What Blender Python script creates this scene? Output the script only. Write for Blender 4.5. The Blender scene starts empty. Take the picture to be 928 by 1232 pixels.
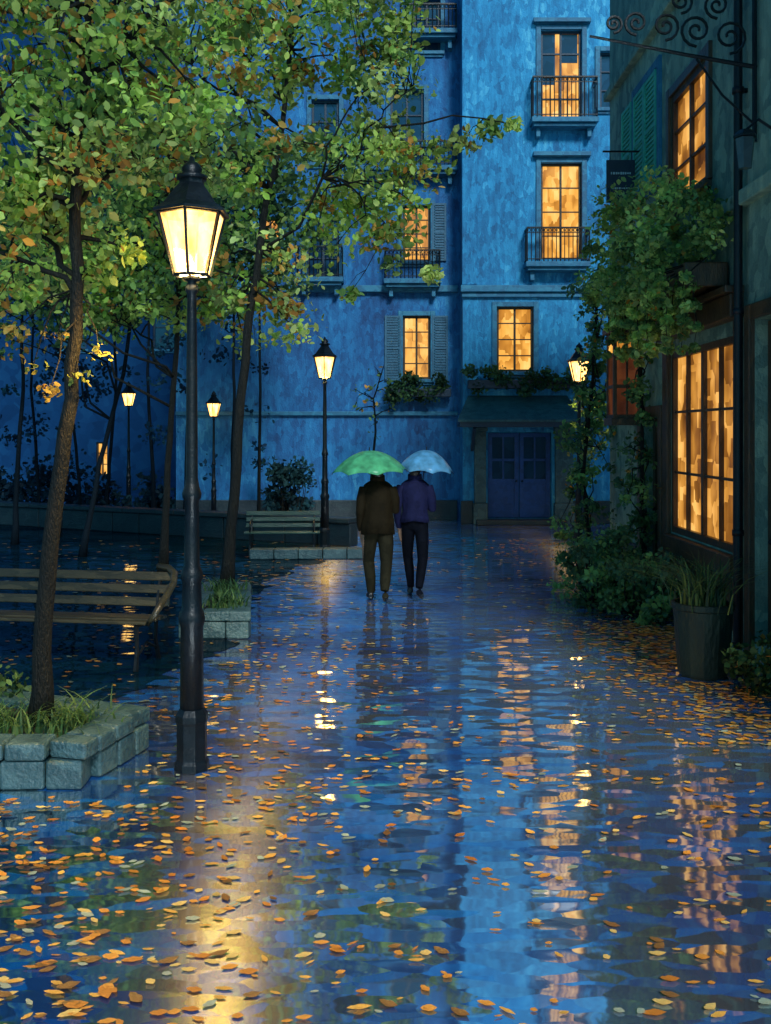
import bpy, math, random
import numpy as np
from mathutils import Vector, Matrix
R = math.radians; PI = math.pi
random.seed(7); rng = np.random.default_rng(11)
C = bpy.context.scene.collection
F = 1200.0; H = 2.2; HZ = 520.0; CX = 464.0
def at(px, py, Y): return ((px-CX)*Y/F, Y, H-(py-HZ)*Y/F)
def gnd(px, py):
    Y = H*F/(py-HZ); return ((px-CX)*Y/F, Y, 0)

# ------------------------------------------------------------------ tags
def tag(o, label=None, cat=None, group=None, kind=None):
    if label: o['label'] = label
    if cat: o['category'] = cat
    if group: o['group'] = group
    if kind: o['kind'] = kind
    return o
def empty(name, loc, label, cat, group=None, rz=0):
    o = bpy.data.objects.new(name, None); C.objects.link(o)
    o.location = loc; o.rotation_euler = (0, 0, rz); o.empty_display_size = .2
    return tag(o, label, cat, group)
def copy_tree(o, parent=None):
    c = o.copy(); C.objects.link(c); c.parent = parent
    for ch in list(o.children): copy_tree(ch, c)
    return c

# ------------------------------------------------------------------ mesh builder
class MB:
    def __init__(s): s.v = []; s.f = []
    def add(s, vs, fs):
        b = len(s.v); s.v += [tuple(p) for p in vs]; s.f += [tuple(i+b for i in f) for f in fs]
    def box(s, c, d, M=None):
        x, y, z = d[0]/2, d[1]/2, d[2]/2
        vs = [Vector((i*x, j*y, k*z)) for i in (-1, 1) for j in (-1, 1) for k in (-1, 1)]
        if M is not None: vs = [M @ p for p in vs]
        vs = [p+Vector(c) for p in vs]
        s.add(vs, [(0,1,3,2),(4,6,7,5),(0,4,5,1),(2,3,7,6),(0,2,6,4),(1,5,7,3)])
    def bb(s, a, b):
        s.box([(a[i]+b[i])/2 for i in range(3)], [abs(b[i]-a[i]) for i in range(3)])
    def bar(s, a, b, w, t):
        a = Vector(a); b = Vector(b); d = b-a
        s.box((a+b)/2, (w, t, d.length), d.to_track_quat('Z', 'Y').to_matrix())
    def tube(s, pts, r, n=8, cap=True):
        pts = [Vector(p) for p in pts]; m = len(pts)
        if not hasattr(r, '__len__'): r = [r]*m
        vs = []; prev = None
        for i, p in enumerate(pts):
            t = (pts[min(i+1, m-1)]-pts[max(i-1, 0)])
            if t.length < 1e-9: t = Vector((0, 0, 1))
            t.normalize()
            if prev is None:
                a = Vector((1, 0, 0)) if abs(t.x) < .8 else Vector((0, 1, 0))
                u = (a-t*a.dot(t)).normalized()
            else:
                u = prev-t*prev.dot(t)
                u = u.normalized() if u.length > 1e-6 else t.orthogonal().normalized()
            prev = u; w = t.cross(u)
            for k in range(n):
                an = 2*PI*k/n
                vs.append(p+(u*math.cos(an)+w*math.sin(an))*r[i])
        fs = []
        for i in range(m-1):
            for k in range(n):
                a = i*n+k; b = i*n+(k+1) % n
                fs.append((a, b, b+n, a+n))
        if cap:
            fs.append(tuple(reversed(range(n)))); fs.append(tuple(range((m-1)*n, m*n)))
        s.add(vs, fs)
    def lathe(s, prof, n=16, c=(0, 0, 0), rot=0):
        vs = []; m = len(prof)
        for r, z in prof:
            for k in range(n):
                a = 2*PI*k/n+rot
                vs.append((c[0]+r*math.cos(a), c[1]+r*math.sin(a), c[2]+z))
        fs = []
        for i in range(m-1):
            for k in range(n):
                a = i*n+k; b = i*n+(k+1) % n
                fs.append((a, b, b+n, a+n))
        fs.append(tuple(reversed(range(n)))); fs.append(tuple(range((m-1)*n, m*n)))
        s.add(vs, fs)
    def ell(s, c, r, n=12, m=8):
        vs = []
        prof = []
        for i in range(m+1):
            a = PI*i/m-PI/2; prof.append((max(math.cos(a), .02), math.sin(a)))
        for q, z in prof:
            for k in range(n):
                a = 2*PI*k/n
                vs.append((c[0]+r[0]*q*math.cos(a), c[1]+r[1]*q*math.sin(a), c[2]+r[2]*z))
        fs = [(i*n+k, i*n+(k+1) % n, (i+1)*n+(k+1) % n, (i+1)*n+k) for i in range(m) for k in range(n)]
        fs.append(tuple(reversed(range(n)))); fs.append(tuple(range(m*n, (m+1)*n)))
        s.add(vs, fs)
    def build(s, name, mat, parent=None, off=(0, 0, 0), smooth=False, bevel=0):
        me = bpy.data.meshes.new(name)
        me.from_pydata([(p[0]-off[0], p[1]-off[1], p[2]-off[2]) for p in s.v], [], s.f)
        me.materials.append(mat); me.update()
        if smooth: me.polygons.foreach_set('use_smooth', [True]*len(me.polygons))
        o = bpy.data.objects.new(name, me); C.objects.link(o); o.parent = parent
        if bevel:
            b = o.modifiers.new('b', 'BEVEL'); b.width = bevel; b.segments = 2; b.limit_method = 'ANGLE'
        return o

# ------------------------------------------------------------------ materials
def newmat(name):
    m = bpy.data.materials.new(name); m.use_nodes = True
    nt = m.node_tree; nt.nodes.clear()
    return m, nt, nt.nodes, nt.links
def paint(name, cols, cell=6.0, stretch=(1, 1, 1), rough=.6, bump=.25, big=.6, metal=0, spec=.4, wear=.5, streak=0):
    """mottled, brushed-looking procedural surface: irregular dabs over broad weathering"""
    m, nt, N, L = newmat(name)
    tc = N.new('ShaderNodeTexCoord'); mp = N.new('ShaderNodeMapping'); mp.inputs['Scale'].default_value = stretch
    L.new(tc.outputs['Object'], mp.inputs['Vector'])
    nz0 = N.new('ShaderNodeTexNoise'); nz0.inputs['Scale'].default_value = cell*.8; nz0.inputs['Detail'].default_value = 3
    L.new(mp.outputs[0], nz0.inputs['Vector'])
    ad = N.new('ShaderNodeMixRGB'); ad.blend_type = 'ADD'; ad.inputs[0].default_value = .22
    L.new(mp.outputs[0], ad.inputs[1]); L.new(nz0.outputs['Color'], ad.inputs[2])
    vo = N.new('ShaderNodeTexVoronoi'); vo.inputs['Scale'].default_value = cell
    L.new(ad.outputs[0], vo.inputs['Vector'])
    se = N.new('ShaderNodeSeparateColor'); L.new(vo.outputs['Color'], se.inputs[0])
    nb = N.new('ShaderNodeTexNoise'); nb.inputs['Scale'].default_value = big; nb.inputs['Detail'].default_value = 5; nb.inputs['Roughness'].default_value = .65
    L.new(mp.outputs[0], nb.inputs['Vector'])
    mx = N.new('ShaderNodeMath'); mx.operation = 'MULTIPLY_ADD'
    L.new(se.outputs[0], mx.inputs[0]); mx.inputs[1].default_value = 1-wear
    sc = N.new('ShaderNodeMath'); sc.operation = 'MULTIPLY_ADD'; L.new(nb.outputs['Fac'], sc.inputs[0])
    sc.inputs[1].default_value = wear*2.2; sc.inputs[2].default_value = -wear*.6
    last = sc.outputs[0]
    if streak:
        ms = N.new('ShaderNodeMapping'); ms.inputs['Scale'].default_value = (3.2, 3.2, .45); L.new(tc.outputs['Object'], ms.inputs['Vector'])
        ns = N.new('ShaderNodeTexNoise'); ns.inputs['Scale'].default_value = 1.8; ns.inputs['Detail'].default_value = 9; ns.inputs['Roughness'].default_value = .78; L.new(ms.outputs[0], ns.inputs['Vector'])
        sa = N.new('ShaderNodeMath'); sa.operation = 'MULTIPLY_ADD'; L.new(ns.outputs['Fac'], sa.inputs[0]); sa.inputs[1].default_value = streak*2; L.new(sc.outputs[0], sa.inputs[2])
        sb_ = N.new('ShaderNodeMath'); sb_.operation = 'SUBTRACT'; L.new(sa.outputs[0], sb_.inputs[0]); sb_.inputs[1].default_value = streak; last = sb_.outputs[0]
    L.new(last, mx.inputs[2])
    cr = N.new('ShaderNodeValToRGB'); el = cr.color_ramp.elements
    k = len(cols)
    el[0].position = 0; el[0].color = (*cols[0], 1); el[1].position = 1; el[1].color = (*cols[-1], 1)
    for i in range(1, k-1):
        e = el.new(i/(k-1)); e.color = (*cols[i], 1)
    L.new(mx.outputs[0], cr.inputs[0])
    p = N.new('ShaderNodeBsdfPrincipled'); o = N.new('ShaderNodeOutputMaterial')
    L.new(cr.outputs[0], p.inputs['Base Color']); p.inputs['Roughness'].default_value = rough
    p.inputs['Metallic'].default_value = metal; p.inputs['Specular IOR Level'].default_value = spec
    if bump:
        nf = N.new('ShaderNodeTexNoise'); nf.inputs['Scale'].default_value = cell*4; nf.inputs['Detail'].default_value = 4
        L.new(mp.outputs[0], nf.inputs['Vector'])
        sm = N.new('ShaderNodeMath'); sm.operation = 'ADD'; L.new(nf.outputs['Fac'], sm.inputs[0]); L.new(se.outputs[1], sm.inputs[1])
        bp = N.new('ShaderNodeBump'); bp.inputs['Strength'].default_value = bump; bp.inputs['Distance'].default_value = .03
        L.new(sm.outputs[0], bp.inputs['Height']); L.new(bp.outputs[0], p.inputs['Normal'])
    L.new(p.outputs[0], o.inputs[0])
    return m
def leafmat(name, trans=.35, rough=.45):
    m, nt, N, L = newmat(name)
    a = N.new('ShaderNodeAttribute'); a.attribute_name = 'Col'
    p = N.new('ShaderNodeBsdfPrincipled'); p.inputs['Roughness'].default_value = rough; p.inputs['Specular IOR Level'].default_value = .2
    t = N.new('ShaderNodeBsdfTranslucent'); mx = N.new('ShaderNodeMixShader'); mx.inputs[0].default_value = trans
    o = N.new('ShaderNodeOutputMaterial')
    L.new(a.outputs['Color'], p.inputs['Base Color']); L.new(a.outputs['Color'], t.inputs['Color'])
    L.new(p.outputs[0], mx.inputs[1]); L.new(t.outputs[0], mx.inputs[2]); L.new(mx.outputs[0], o.inputs[0])
    return m
def glowmat(name, cols, strength, cell=3.0, stretch=(1.6, 1.6, .8), transp=0, vw=.25, con=1.8):
    m, nt, N, L = newmat(name)
    tc = N.new('ShaderNodeTexCoord'); mp = N.new('ShaderNodeMapping'); mp.inputs['Scale'].default_value = stretch
    L.new(tc.outputs['Object'], mp.inputs['Vector'])
    nz = N.new('ShaderNodeTexNoise'); nz.inputs['Scale'].default_value = cell; nz.inputs['Detail'].default_value = 2; nz.inputs['Roughness'].default_value = .5
    L.new(mp.outputs[0], nz.inputs['Vector'])
    vo = N.new('ShaderNodeTexVoronoi'); vo.inputs['Scale'].default_value = cell*2.6; vo.distance = 'CHEBYCHEV'; L.new(mp.outputs[0], vo.inputs['Vector'])
    se = N.new('ShaderNodeSeparateColor'); L.new(vo.outputs['Color'], se.inputs[0])
    mx = N.new('ShaderNodeMath'); mx.operation = 'MULTIPLY_ADD'; L.new(nz.outputs['Fac'], mx.inputs[0]); mx.inputs[1].default_value = con
    m2 = N.new('ShaderNodeMath'); m2.operation = 'MULTIPLY_ADD'; L.new(se.outputs[0], m2.inputs[0]); m2.inputs[1].default_value = vw; m2.inputs[2].default_value = .55-con*.5-vw*.5
    L.new(m2.outputs[0], mx.inputs[2])
    cr = N.new('ShaderNodeValToRGB'); el = cr.color_ramp.elements; k = len(cols)
    el[0].position = 0; el[0].color = (*cols[0], 1); el[1].position = 1; el[1].color = (*cols[-1], 1)
    for i in range(1, k-1):
        e = el.new(i/(k-1)); e.color = (*cols[i], 1)
    L.new(mx.outputs[0], cr.inputs[0])
    e = N.new('ShaderNodeEmission'); e.inputs['Strength'].default_value = strength; L.new(cr.outputs[0], e.inputs['Color'])
    g = N.new('ShaderNodeBsdfGlossy'); g.inputs['Roughness'].default_value = .15; g.inputs['Color'].default_value = (.04, .04, .04, 1)
    ad = N.new('ShaderNodeAddShader'); L.new(e.outputs[0], ad.inputs[0]); L.new(g.outputs[0], ad.inputs[1])
    o = N.new('ShaderNodeOutputMaterial')
    if transp:
        t = N.new('ShaderNodeBsdfTransparent'); t.inputs['Color'].default_value = (1, .9, .65, 1)
        ms = N.new('ShaderNodeMixShader'); ms.inputs[0].default_value = transp
        L.new(ad.outputs[0], ms.inputs[1]); L.new(t.outputs[0], ms.inputs[2]); L.new(ms.outputs[0], o.inputs[0])
    else: L.new(ad.outputs[0], o.inputs[0])
    return m
def wet(name, cols, cell, refl=(.6, .92), tilt=(.01, .12), rough=.04, gcol=(.86, .93, .96), aniso=.085, ar=.33):
    m, nt, N, L = newmat(name)
    tc = N.new('ShaderNodeTexCoord'); mp = N.new('ShaderNodeMapping'); mp.inputs['Scale'].default_value = (.6, 1.5, 1)
    L.new(tc.outputs['Object'], mp.inputs['Vector'])
    nz = N.new('ShaderNodeTexNoise'); nz.inputs['Scale'].default_value = 5; nz.inputs['Detail'].default_value = 2
    L.new(mp.outputs[0], nz.inputs['Vector'])
    ad = N.new('ShaderNodeMixRGB'); ad.blend_type = 'ADD'; ad.inputs[0].default_value = .1
    L.new(mp.outputs[0], ad.inputs[1]); L.new(nz.outputs['Color'], ad.inputs[2])
    vo = N.new('ShaderNodeTexVoronoi'); vo.inputs['Scale'].default_value = cell; L.new(ad.outputs[0], vo.inputs['Vector'])
    se = N.new('ShaderNodeSeparateColor'); L.new(vo.outputs['Color'], se.inputs[0])
    n2 = N.new('ShaderNodeTexNoise'); n2.inputs['Scale'].default_value = 9; n2.inputs['Detail'].default_value = 1
    L.new(mp.outputs[0], n2.inputs['Vector'])
    s2 = N.new('ShaderNodeSeparateColor'); L.new(n2.outputs['Color'], s2.inputs[0])
    def comp(a, b, k, k2):
        x = N.new('ShaderNodeMath'); x.operation = 'MULTIPLY_ADD'; L.new(a, x.inputs[0]); x.inputs[1].default_value = k; x.inputs[2].default_value = -k*.5
        y = N.new('ShaderNodeMath'); y.operation = 'MULTIPLY_ADD'; L.new(b, y.inputs[0]); y.inputs[1].default_value = k2; y.inputs[2].default_value = -k2*.5
        z = N.new('ShaderNodeMath'); z.operation = 'ADD'; L.new(x.outputs[0], z.inputs[0]); L.new(y.outputs[0], z.inputs[1]); return z.outputs[0]
    cb = N.new('ShaderNodeCombineXYZ')
    L.new(comp(se.outputs[0], s2.outputs[0], tilt[0], tilt[0]*1.2), cb.inputs[0])
    L.new(comp(se.outputs[1], s2.outputs[1], tilt[1], tilt[1]*.2), cb.inputs[1]); cb.inputs[2].default_value = 1
    vn = N.new('ShaderNodeVectorMath'); vn.operation = 'NORMALIZE'; L.new(cb.outputs[0], vn.inputs[0])
    nb = N.new('ShaderNodeTexNoise'); nb.inputs['Scale'].default_value = .55; nb.inputs['Detail'].default_value = 4
    L.new(mp.outputs[0], nb.inputs['Vector'])
    cr = N.new('ShaderNodeValToRGB'); el = cr.color_ramp.elements; k = len(cols)
    el[0].position = 0; el[0].color = (*cols[0], 1); el[1].position = 1; el[1].color = (*cols[-1], 1)
    for i in range(1, k-1):
        e = el.new(i/(k-1)); e.color = (*cols[i], 1)
    mm = N.new('ShaderNodeMath'); mm.operation = 'MULTIPLY_ADD'; L.new(se.outputs[2], mm.inputs[0]); mm.inputs[1].default_value = .8
    m3 = N.new('ShaderNodeMath'); m3.operation = 'MULTIPLY_ADD'; L.new(nb.outputs['Fac'], m3.inputs[0]); m3.inputs[1].default_value = 1.6; m3.inputs[2].default_value = -.7
    L.new(m3.outputs[0], mm.inputs[2]); L.new(mm.outputs[0], cr.inputs[0])
    d = N.new('ShaderNodeBsdfDiffuse'); L.new(cr.outputs[0], d.inputs['Color'])
    g1 = N.new('ShaderNodeBsdfGlossy'); g1.inputs['Roughness'].default_value = rough; g1.inputs['Color'].default_value = (*gcol, 1)
    g2 = N.new('ShaderNodeBsdfGlossy'); g2.inputs['Roughness'].default_value = ar; g2.inputs['Color'].default_value = (*gcol, 1)
    g2.inputs['Anisotropy'].default_value = .62
    tx = N.new('ShaderNodeCombineXYZ'); tx.inputs[0].default_value = 1; L.new(tx.outputs[0], g2.inputs['Tangent'])
    L.new(vn.outputs[0], g1.inputs['Normal']); L.new(vn.outputs[0], g2.inputs['Normal'])
    mg = N.new('ShaderNodeMixShader'); mg.inputs[0].default_value = aniso; L.new(g1.outputs[0], mg.inputs[1]); L.new(g2.outputs[0], mg.inputs[2])
    mr = N.new('ShaderNodeMapRange'); L.new(nb.outputs['Fac'], mr.inputs[0]); mr.inputs[1].default_value = .35; mr.inputs[2].default_value = .6
    mr.inputs[3].default_value = refl[0]; mr.inputs[4].default_value = refl[1]
    pv = N.new('ShaderNodeMath'); pv.operation = 'MULTIPLY_ADD'; L.new(se.outputs[2], pv.inputs[0]); pv.inputs[1].default_value = -.5; pv.inputs[2].default_value = 1.15
    pm = N.new('ShaderNodeMath'); pm.operation = 'MULTIPLY'; pm.use_clamp = True; L.new(mr.outputs[0], pm.inputs[0]); L.new(pv.outputs[0], pm.inputs[1])
    mf = N.new('ShaderNodeMixShader'); L.new(pm.outputs[0], mf.inputs[0]); L.new(d.outputs[0], mf.inputs[1]); L.new(mg.outputs[0], mf.inputs[2])
    o = N.new('ShaderNodeOutputMaterial'); L.new(mf.outputs[0], o.inputs[0])
    return m

M = {}
M['ground'] = wet('wet_paving', [(.000, .005, .03), (.000, .016, .11), (.000, .05, .27), (.001, .13, .48)], 7.5)
M['soil'] = wet('wet_soil', [(.000, .003, .008), (.000, .006, .014), (.001, .011, .02), (.001, .016, .032)], 7.5, (.10, .30), aniso=.05)
M['bedsoil'] = paint('bed_soil', [(.003, .004, .004), (.008, .009, .006), (.014, .014, .008)], 14, rough=.6, bump=.6)
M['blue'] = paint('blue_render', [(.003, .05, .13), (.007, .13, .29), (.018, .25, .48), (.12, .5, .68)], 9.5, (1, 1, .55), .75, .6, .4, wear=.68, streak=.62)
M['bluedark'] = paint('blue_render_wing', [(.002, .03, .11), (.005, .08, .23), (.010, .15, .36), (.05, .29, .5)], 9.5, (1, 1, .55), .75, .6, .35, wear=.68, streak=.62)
M['trim'] = paint('blue_trim', [(.005, .06, .13), (.010, .12, .22), (.025, .2, .31)], 9, rough=.6)
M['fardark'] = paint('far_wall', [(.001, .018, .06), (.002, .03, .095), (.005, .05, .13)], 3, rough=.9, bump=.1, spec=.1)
M['iron'] = paint('black_iron', [(.0015, .003, .005), (.003, .006, .009), (.007, .011, .016)], 14, rough=.38, bump=.15, spec=.3)
M['framedark'] = paint('dark_frame', [(.004, .018, .04), (.008, .03, .06)], 10, rough=.5)
M['shutter'] = paint('blue_shutter', [(.008, .06, .11), (.015, .09, .16), (.025, .12, .2)], 12, rough=.5)
M['teal'] = paint('teal_shutter', [(.02, .24, .17), (.03, .33, .24), (.06, .42, .3)], 9, rough=.5)
M['slate'] = paint('slate', [(.006, .035, .05), (.018, .07, .085), (.04, .11, .12)], 9, (1, 2, 1), .35, .4)
M['doorblue'] = paint('door_blue', [(.003, .025, .11), (.006, .045, .18), (.012, .065, .24)], 9, rough=.4)
M['shopwall'] = paint('green_grey_render', [(.03, .085, .08), (.085, .18, .155), (.18, .31, .24), (.34, .48, .35)], 7, (1, 1, .8), .7, .6, .5, wear=.6, streak=.5)
M['wood'] = paint('brown_wood', [(.018, .012, .007), (.045, .028, .014), (.09, .052, .022)], 10, (2, 2, .5), .4, .35)
M['bark'] = paint('bark', [(.002, .003, .003), (.005, .006, .005), (.014, .013, .008)], 16, (1.5, 1.5, .4), .6, .8, spec=.2)
M['bark2'] = paint('bark_far', [(.001, .005, .009), (.003, .008, .014)], 12, (1.5, 1.5, .4), .7, .5, spec=.1)
M['stone'] = paint('blue_grey_stone', [(.008, .028, .036), (.02, .055, .066), (.04, .09, .1), (.075, .14, .145)], 9, rough=.42, bump=.7)
M['stonedark'] = paint('dark_stone', [(.004, .012, .018), (.008, .02, .028), (.016, .035, .04)], 7, rough=.45, bump=.5)
M['benchwood'] = paint('bench_wood', [(.010, .012, .009), (.026, .027, .017), (.055, .053, .03)], 9, (.5, 2, 2), .3, .3)
M['benchgreen'] = paint('bench_green', [(.010, .033, .028), (.018, .058, .045), (.033, .085, .06)], 9, (.5, 2, 2), .35, .3)
M['pot'] = paint('pot_glaze', [(.003, .010, .010), (.006, .017, .015), (.011, .026, .02)], 8, (1, 1, .5), .45, .4, spec=.25)
M['leaf'] = leafmat('tree_leaf', .45, .65)
M['gleaf'] = leafmat('fallen_leaf', .05, .4)
M['winlit'] = glowmat('lit_window', [(.2, .065, .009), (.5, .2, .026), (.85, .4, .07), (1, .6, .18)], 1.3, 1.8, vw=.55, con=1.3)
M['winshop'] = glowmat('lit_shop', [(.06, .02, .004), (.24, .09, .014), (.6, .26, .042), (1, .52, .13)], 1.15, 1.3, stretch=(1.4, 1.4, 1.1), vw=.6, con=1.7)
M['winred'] = glowmat('lit_red', [(.02, .006, .004), (.06, .017, .007), (.15, .045, .014)], 1.0, 2.2)
M['windark'] = paint('dark_glass', [(.003, .012, .03), (.008, .035, .08), (.015, .06, .12)], 3, rough=.12, bump=0, spec=.6)
M['lampglass'] = glowmat('lamp_glass', [(.42, .17, .035), (.75, .36, .09), (1, .54, .17), (1, .68, .3)], 7.5, 5, transp=.6, con=2.2)
M['lampdead'] = paint('unlit_glass', [(.02, .04, .05), (.05, .08, .09)], 8, rough=.2, bump=0)
M['sign'] = paint('sign_navy', [(.003, .01, .025), (.006, .018, .04)], 9, rough=.4)
M['signink'] = paint('sign_ink', [(.2, .32, .36), (.3, .42, .46)], 20, rough=.5, bump=0)
def solid(name, c, rough=.6, cell=14, spec=.4):
    return paint(name, [tuple(x*.6 for x in c), c, tuple(min(1, x*1.5) for x in c)], cell, rough=rough, bump=.25, spec=spec)

# ------------------------------------------------------------------ leaves
GREENS = [(.23, .4, .055), (.32, .5, .085), (.46, .6, .14), (.15, .29, .07), (.09, .2, .09), (.5, .6, .2), (.3, .38, .07)]
AUT = [(.5, .25, .04), (.52, .34, .08), (.38, .18, .035)]
DARKG = [(.03, .08, .03), (.06, .13, .04), (.02, .06, .035), (.1, .19, .06)]
VINE = [(.07, .17, .06), (.12, .27, .08), (.2, .4, .12), (.08, .2, .12), (.04, .1, .05)]
def leaves(name, clumps, per, size, pal, aut, parent, off, flat=.75, mat=None, fine=.5):
    """clumps: list of (x,y,z,r). every leaf is a small folded blade facing its own way"""
    cs = []; cl = []
    for (x, y, z, r) in clumps:
        n = max(4, int(per*(.6+.8*random.random())))
        d = rng.normal(size=(n, 3)); d /= np.linalg.norm(d, axis=1)[:, None]+1e-9
        rad = r*rng.random(n)**fine
        p = d*rad[:, None]; p[:, 2] *= flat
        cs.append(p+np.array([x, y, z]))
        base = np.array(random.choice(pal)); sh = .6+.8*random.random()
        isa = random.random() < aut
        cc = np.array([random.choice(pal) for _ in range(n)])*.4+base*.6
        k = rng.random(n) < (.5 if isa else (.015+aut*.1)*(aut > 0))
        if k.any(): cc[k] = np.array([random.choice(AUT) for _ in range(int(k.sum()))]).reshape(-1, 3)
        cl.append(cc*sh*(.75+.5*rng.random(n))[:, None])
    P = np.concatenate(cs); K = np.concatenate(cl); n = len(P)
    u = rng.normal(size=(n, 3)); u /= np.linalg.norm(u, axis=1)[:, None]
    w = rng.normal(size=(n, 3)); w[:, 2] += .8; w -= u*(w*u).sum(1)[:, None]; w /= np.linalg.norm(w, axis=1)[:, None]
    v = np.cross(w, u)
    s = (size*(.4+1.0*rng.random(n)))[:, None]
    V = np.stack([P-u*s*.6, P-u*s*.2+v*s*.36+w*s*.08, P+u*s*.25+v*s*.3+w*s*.06, P+u*s*.6, P+u*s*.25-v*s*.3+w*s*.06, P-u*s*.2-v*s*.36+w*s*.08], 1).reshape(-1, 3)-np.array(off)
    i = np.arange(n)*6
    Q = np.stack([i, i+1, i+2, i+3, i, i+3, i+4, i+5], 1).reshape(-1, 4)
    me = bpy.data.meshes.new(name)
    me.vertices.add(len(V)); me.vertices.foreach_set('co', V.astype(np.float32).ravel())
    me.loops.add(Q.size); me.loops.foreach_set('vertex_index', Q.astype(np.int32).ravel())
    me.polygons.add(len(Q)); me.polygons.foreach_set('loop_start', np.arange(0, Q.size, 4).astype(np.int32))
    me.polygons.foreach_set('loop_total', np.full(len(Q), 4, np.int32))
    me.update(calc_edges=True)
    a = me.attributes.new('Col', 'FLOAT_COLOR', 'FACE')
    col = np.ones((len(Q), 4), np.float32); col[:, :3] = np.minimum(np.repeat(K, 2, 0), .8); a.data.foreach_set('color', col.ravel())
    me.materials.append(mat or M['leaf'])
    o = bpy.data.objects.new(name, me); C.objects.link(o); o.parent = parent
    return o
def wiggle(a, b, n, amp):
    a = Vector(a); b = Vector(b); d = (b-a).length; out = [a.copy()]
    o = Vector((0, 0, 0))
    for i in range(1, n):
        t = i/n; o += Vector((random.uniform(-1, 1), random.uniform(-1, 1), random.uniform(-.6, 1)))*amp*d/n
        out.append(a.lerp(b, t)+o*(1-t)*1.5+Vector((0, 0, math.sin(t*PI)*.08*d)))
    out.append(b.copy()); return out
def tree(name, path, r0, r1, ells, nclump, clumpr, per, size, pal, aut, label, mat='bark', limbs=9, group=None, extra=(), twigs=True):
    """path world points from base to tip; ells list of (center, radii, weight) crown volumes"""
    base = Vector(path[0]); root = empty(name, base, label, 'tree', group)
    sp = []
    for i in range(len(path)-1):
        for k in range(4):
            t = k/4; p = Vector(path[i]).lerp(Vector(path[i+1]), t)
            if i or k: p += Vector((random.uniform(-1, 1), random.uniform(-1, 1), 0))*r0*.25
            sp.append(p)
    sp.append(Vector(path[-1])); n = len(sp)
    rad = [r0+(r1-r0)*(i/(n-1))**.8 for i in range(n)]
    rad[0] *= 1.45; rad[1] *= 1.15
    tb = MB(); tb.tube(sp, rad, 10)
    W = [e[2] for e in ells]; cl = []
    for _ in range(nclump):
        e = random.choices(ells, W)[0]
        while True:
            p = Vector([random.uniform(-1, 1) for _ in range(3)])
            if .15 < p.length < 1: break
        cl.append((e[0][0]+p.x*e[1][0], e[0][1]+p.y*e[1][1], e[0][2]+p.z*e[1][2], clumpr*random.uniform(.6, 1.4)))
    cl += list(extra)
    nodes = [(sp[i], rad[i]) for i in range(int(n*.4), n)]
    bb = MB()
    far = sorted(cl, key=lambda c: -min((Vector(c[:3])-q).length for q, _ in nodes))
    chosen = far[:limbs*3:3]
    for c in chosen:
        t = Vector(c[:3])
        q, r = min(nodes[:int(n*.6)+1], key=lambda a: (a[0]-t).length+abs((t.z-a[0].z)-.6*(t-a[0]).length)*.8)
        w = wiggle(q, t, 8, .55); rr = [max(.007, r*.4*(1-i/8)+.007) for i in range(9)]
        bb.tube(w, rr, 6); nodes += list(zip(w[2:], rr[2:]))
    if twigs:
        for c in cl:
            t = Vector(c[:3]); q, r = min(nodes, key=lambda a: (a[0]-t).length)
            if (q-t).length < .08: continue
            w = wiggle(q, t, 4, .6); bb.tube(w, [max(.005, min(r, .022)*(1-i/5)) for i in range(5)], 4, False)
            for _ in range(2):
                e = t+Vector([random.uniform(-1, 1)*c[3] for _ in range(3)])*.8
                bb.tube(wiggle(w[3], e, 2, .4), [.006, .004, .003], 3, False)
    tr = tb.build('trunk', M[mat], root, base, True); bb.build('branches', M[mat], root, base, True)
    if per: leaves('crown', cl, per, size, pal, aut, root, base)
    return root

# ------------------------------------------------------------------ setting
g = MB(); g.add([(-90, -60, 0), (90, -60, 0), (90, 130, 0), (-90, 130, 0)], [(0, 1, 2, 3)])
tag(g.build('ground', M['ground']), 'wet dark blue paving mirroring the lights', 'ground', kind='structure')
s = MB(); z = .004
ctl = [(-14, 5.4), (-5, 6.2), (-3.0, 7.0), (-2.3, 7.6), (-2.0, 8.8), (-1.6, 10.5), (-1.75, 12.6), (-1.7, 15), (-1.0, 17.5), (-.7, 19.2), (-6.5, 22.4), (-16, 30), (-22, 30), (-22, 5.4)]
poly = []
for i in range(len(ctl)):
    a, b = ctl[i], ctl[(i+1) % len(ctl)]
    for k in range(12):
        t = k/12; j = .16 if 1 <= i <= 8 else 0
        poly.append((a[0]+(b[0]-a[0])*t+random.uniform(-j, j), a[1]+(b[1]-a[1])*t+random.uniform(-j, j)*.5))
s.add([(x, y, z) for x, y in poly], [tuple(range(len(poly)))])
tag(s.build('garden_soil', M['soil']), 'dark wet soil under the trees on the left', 'ground', kind='structure')

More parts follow.
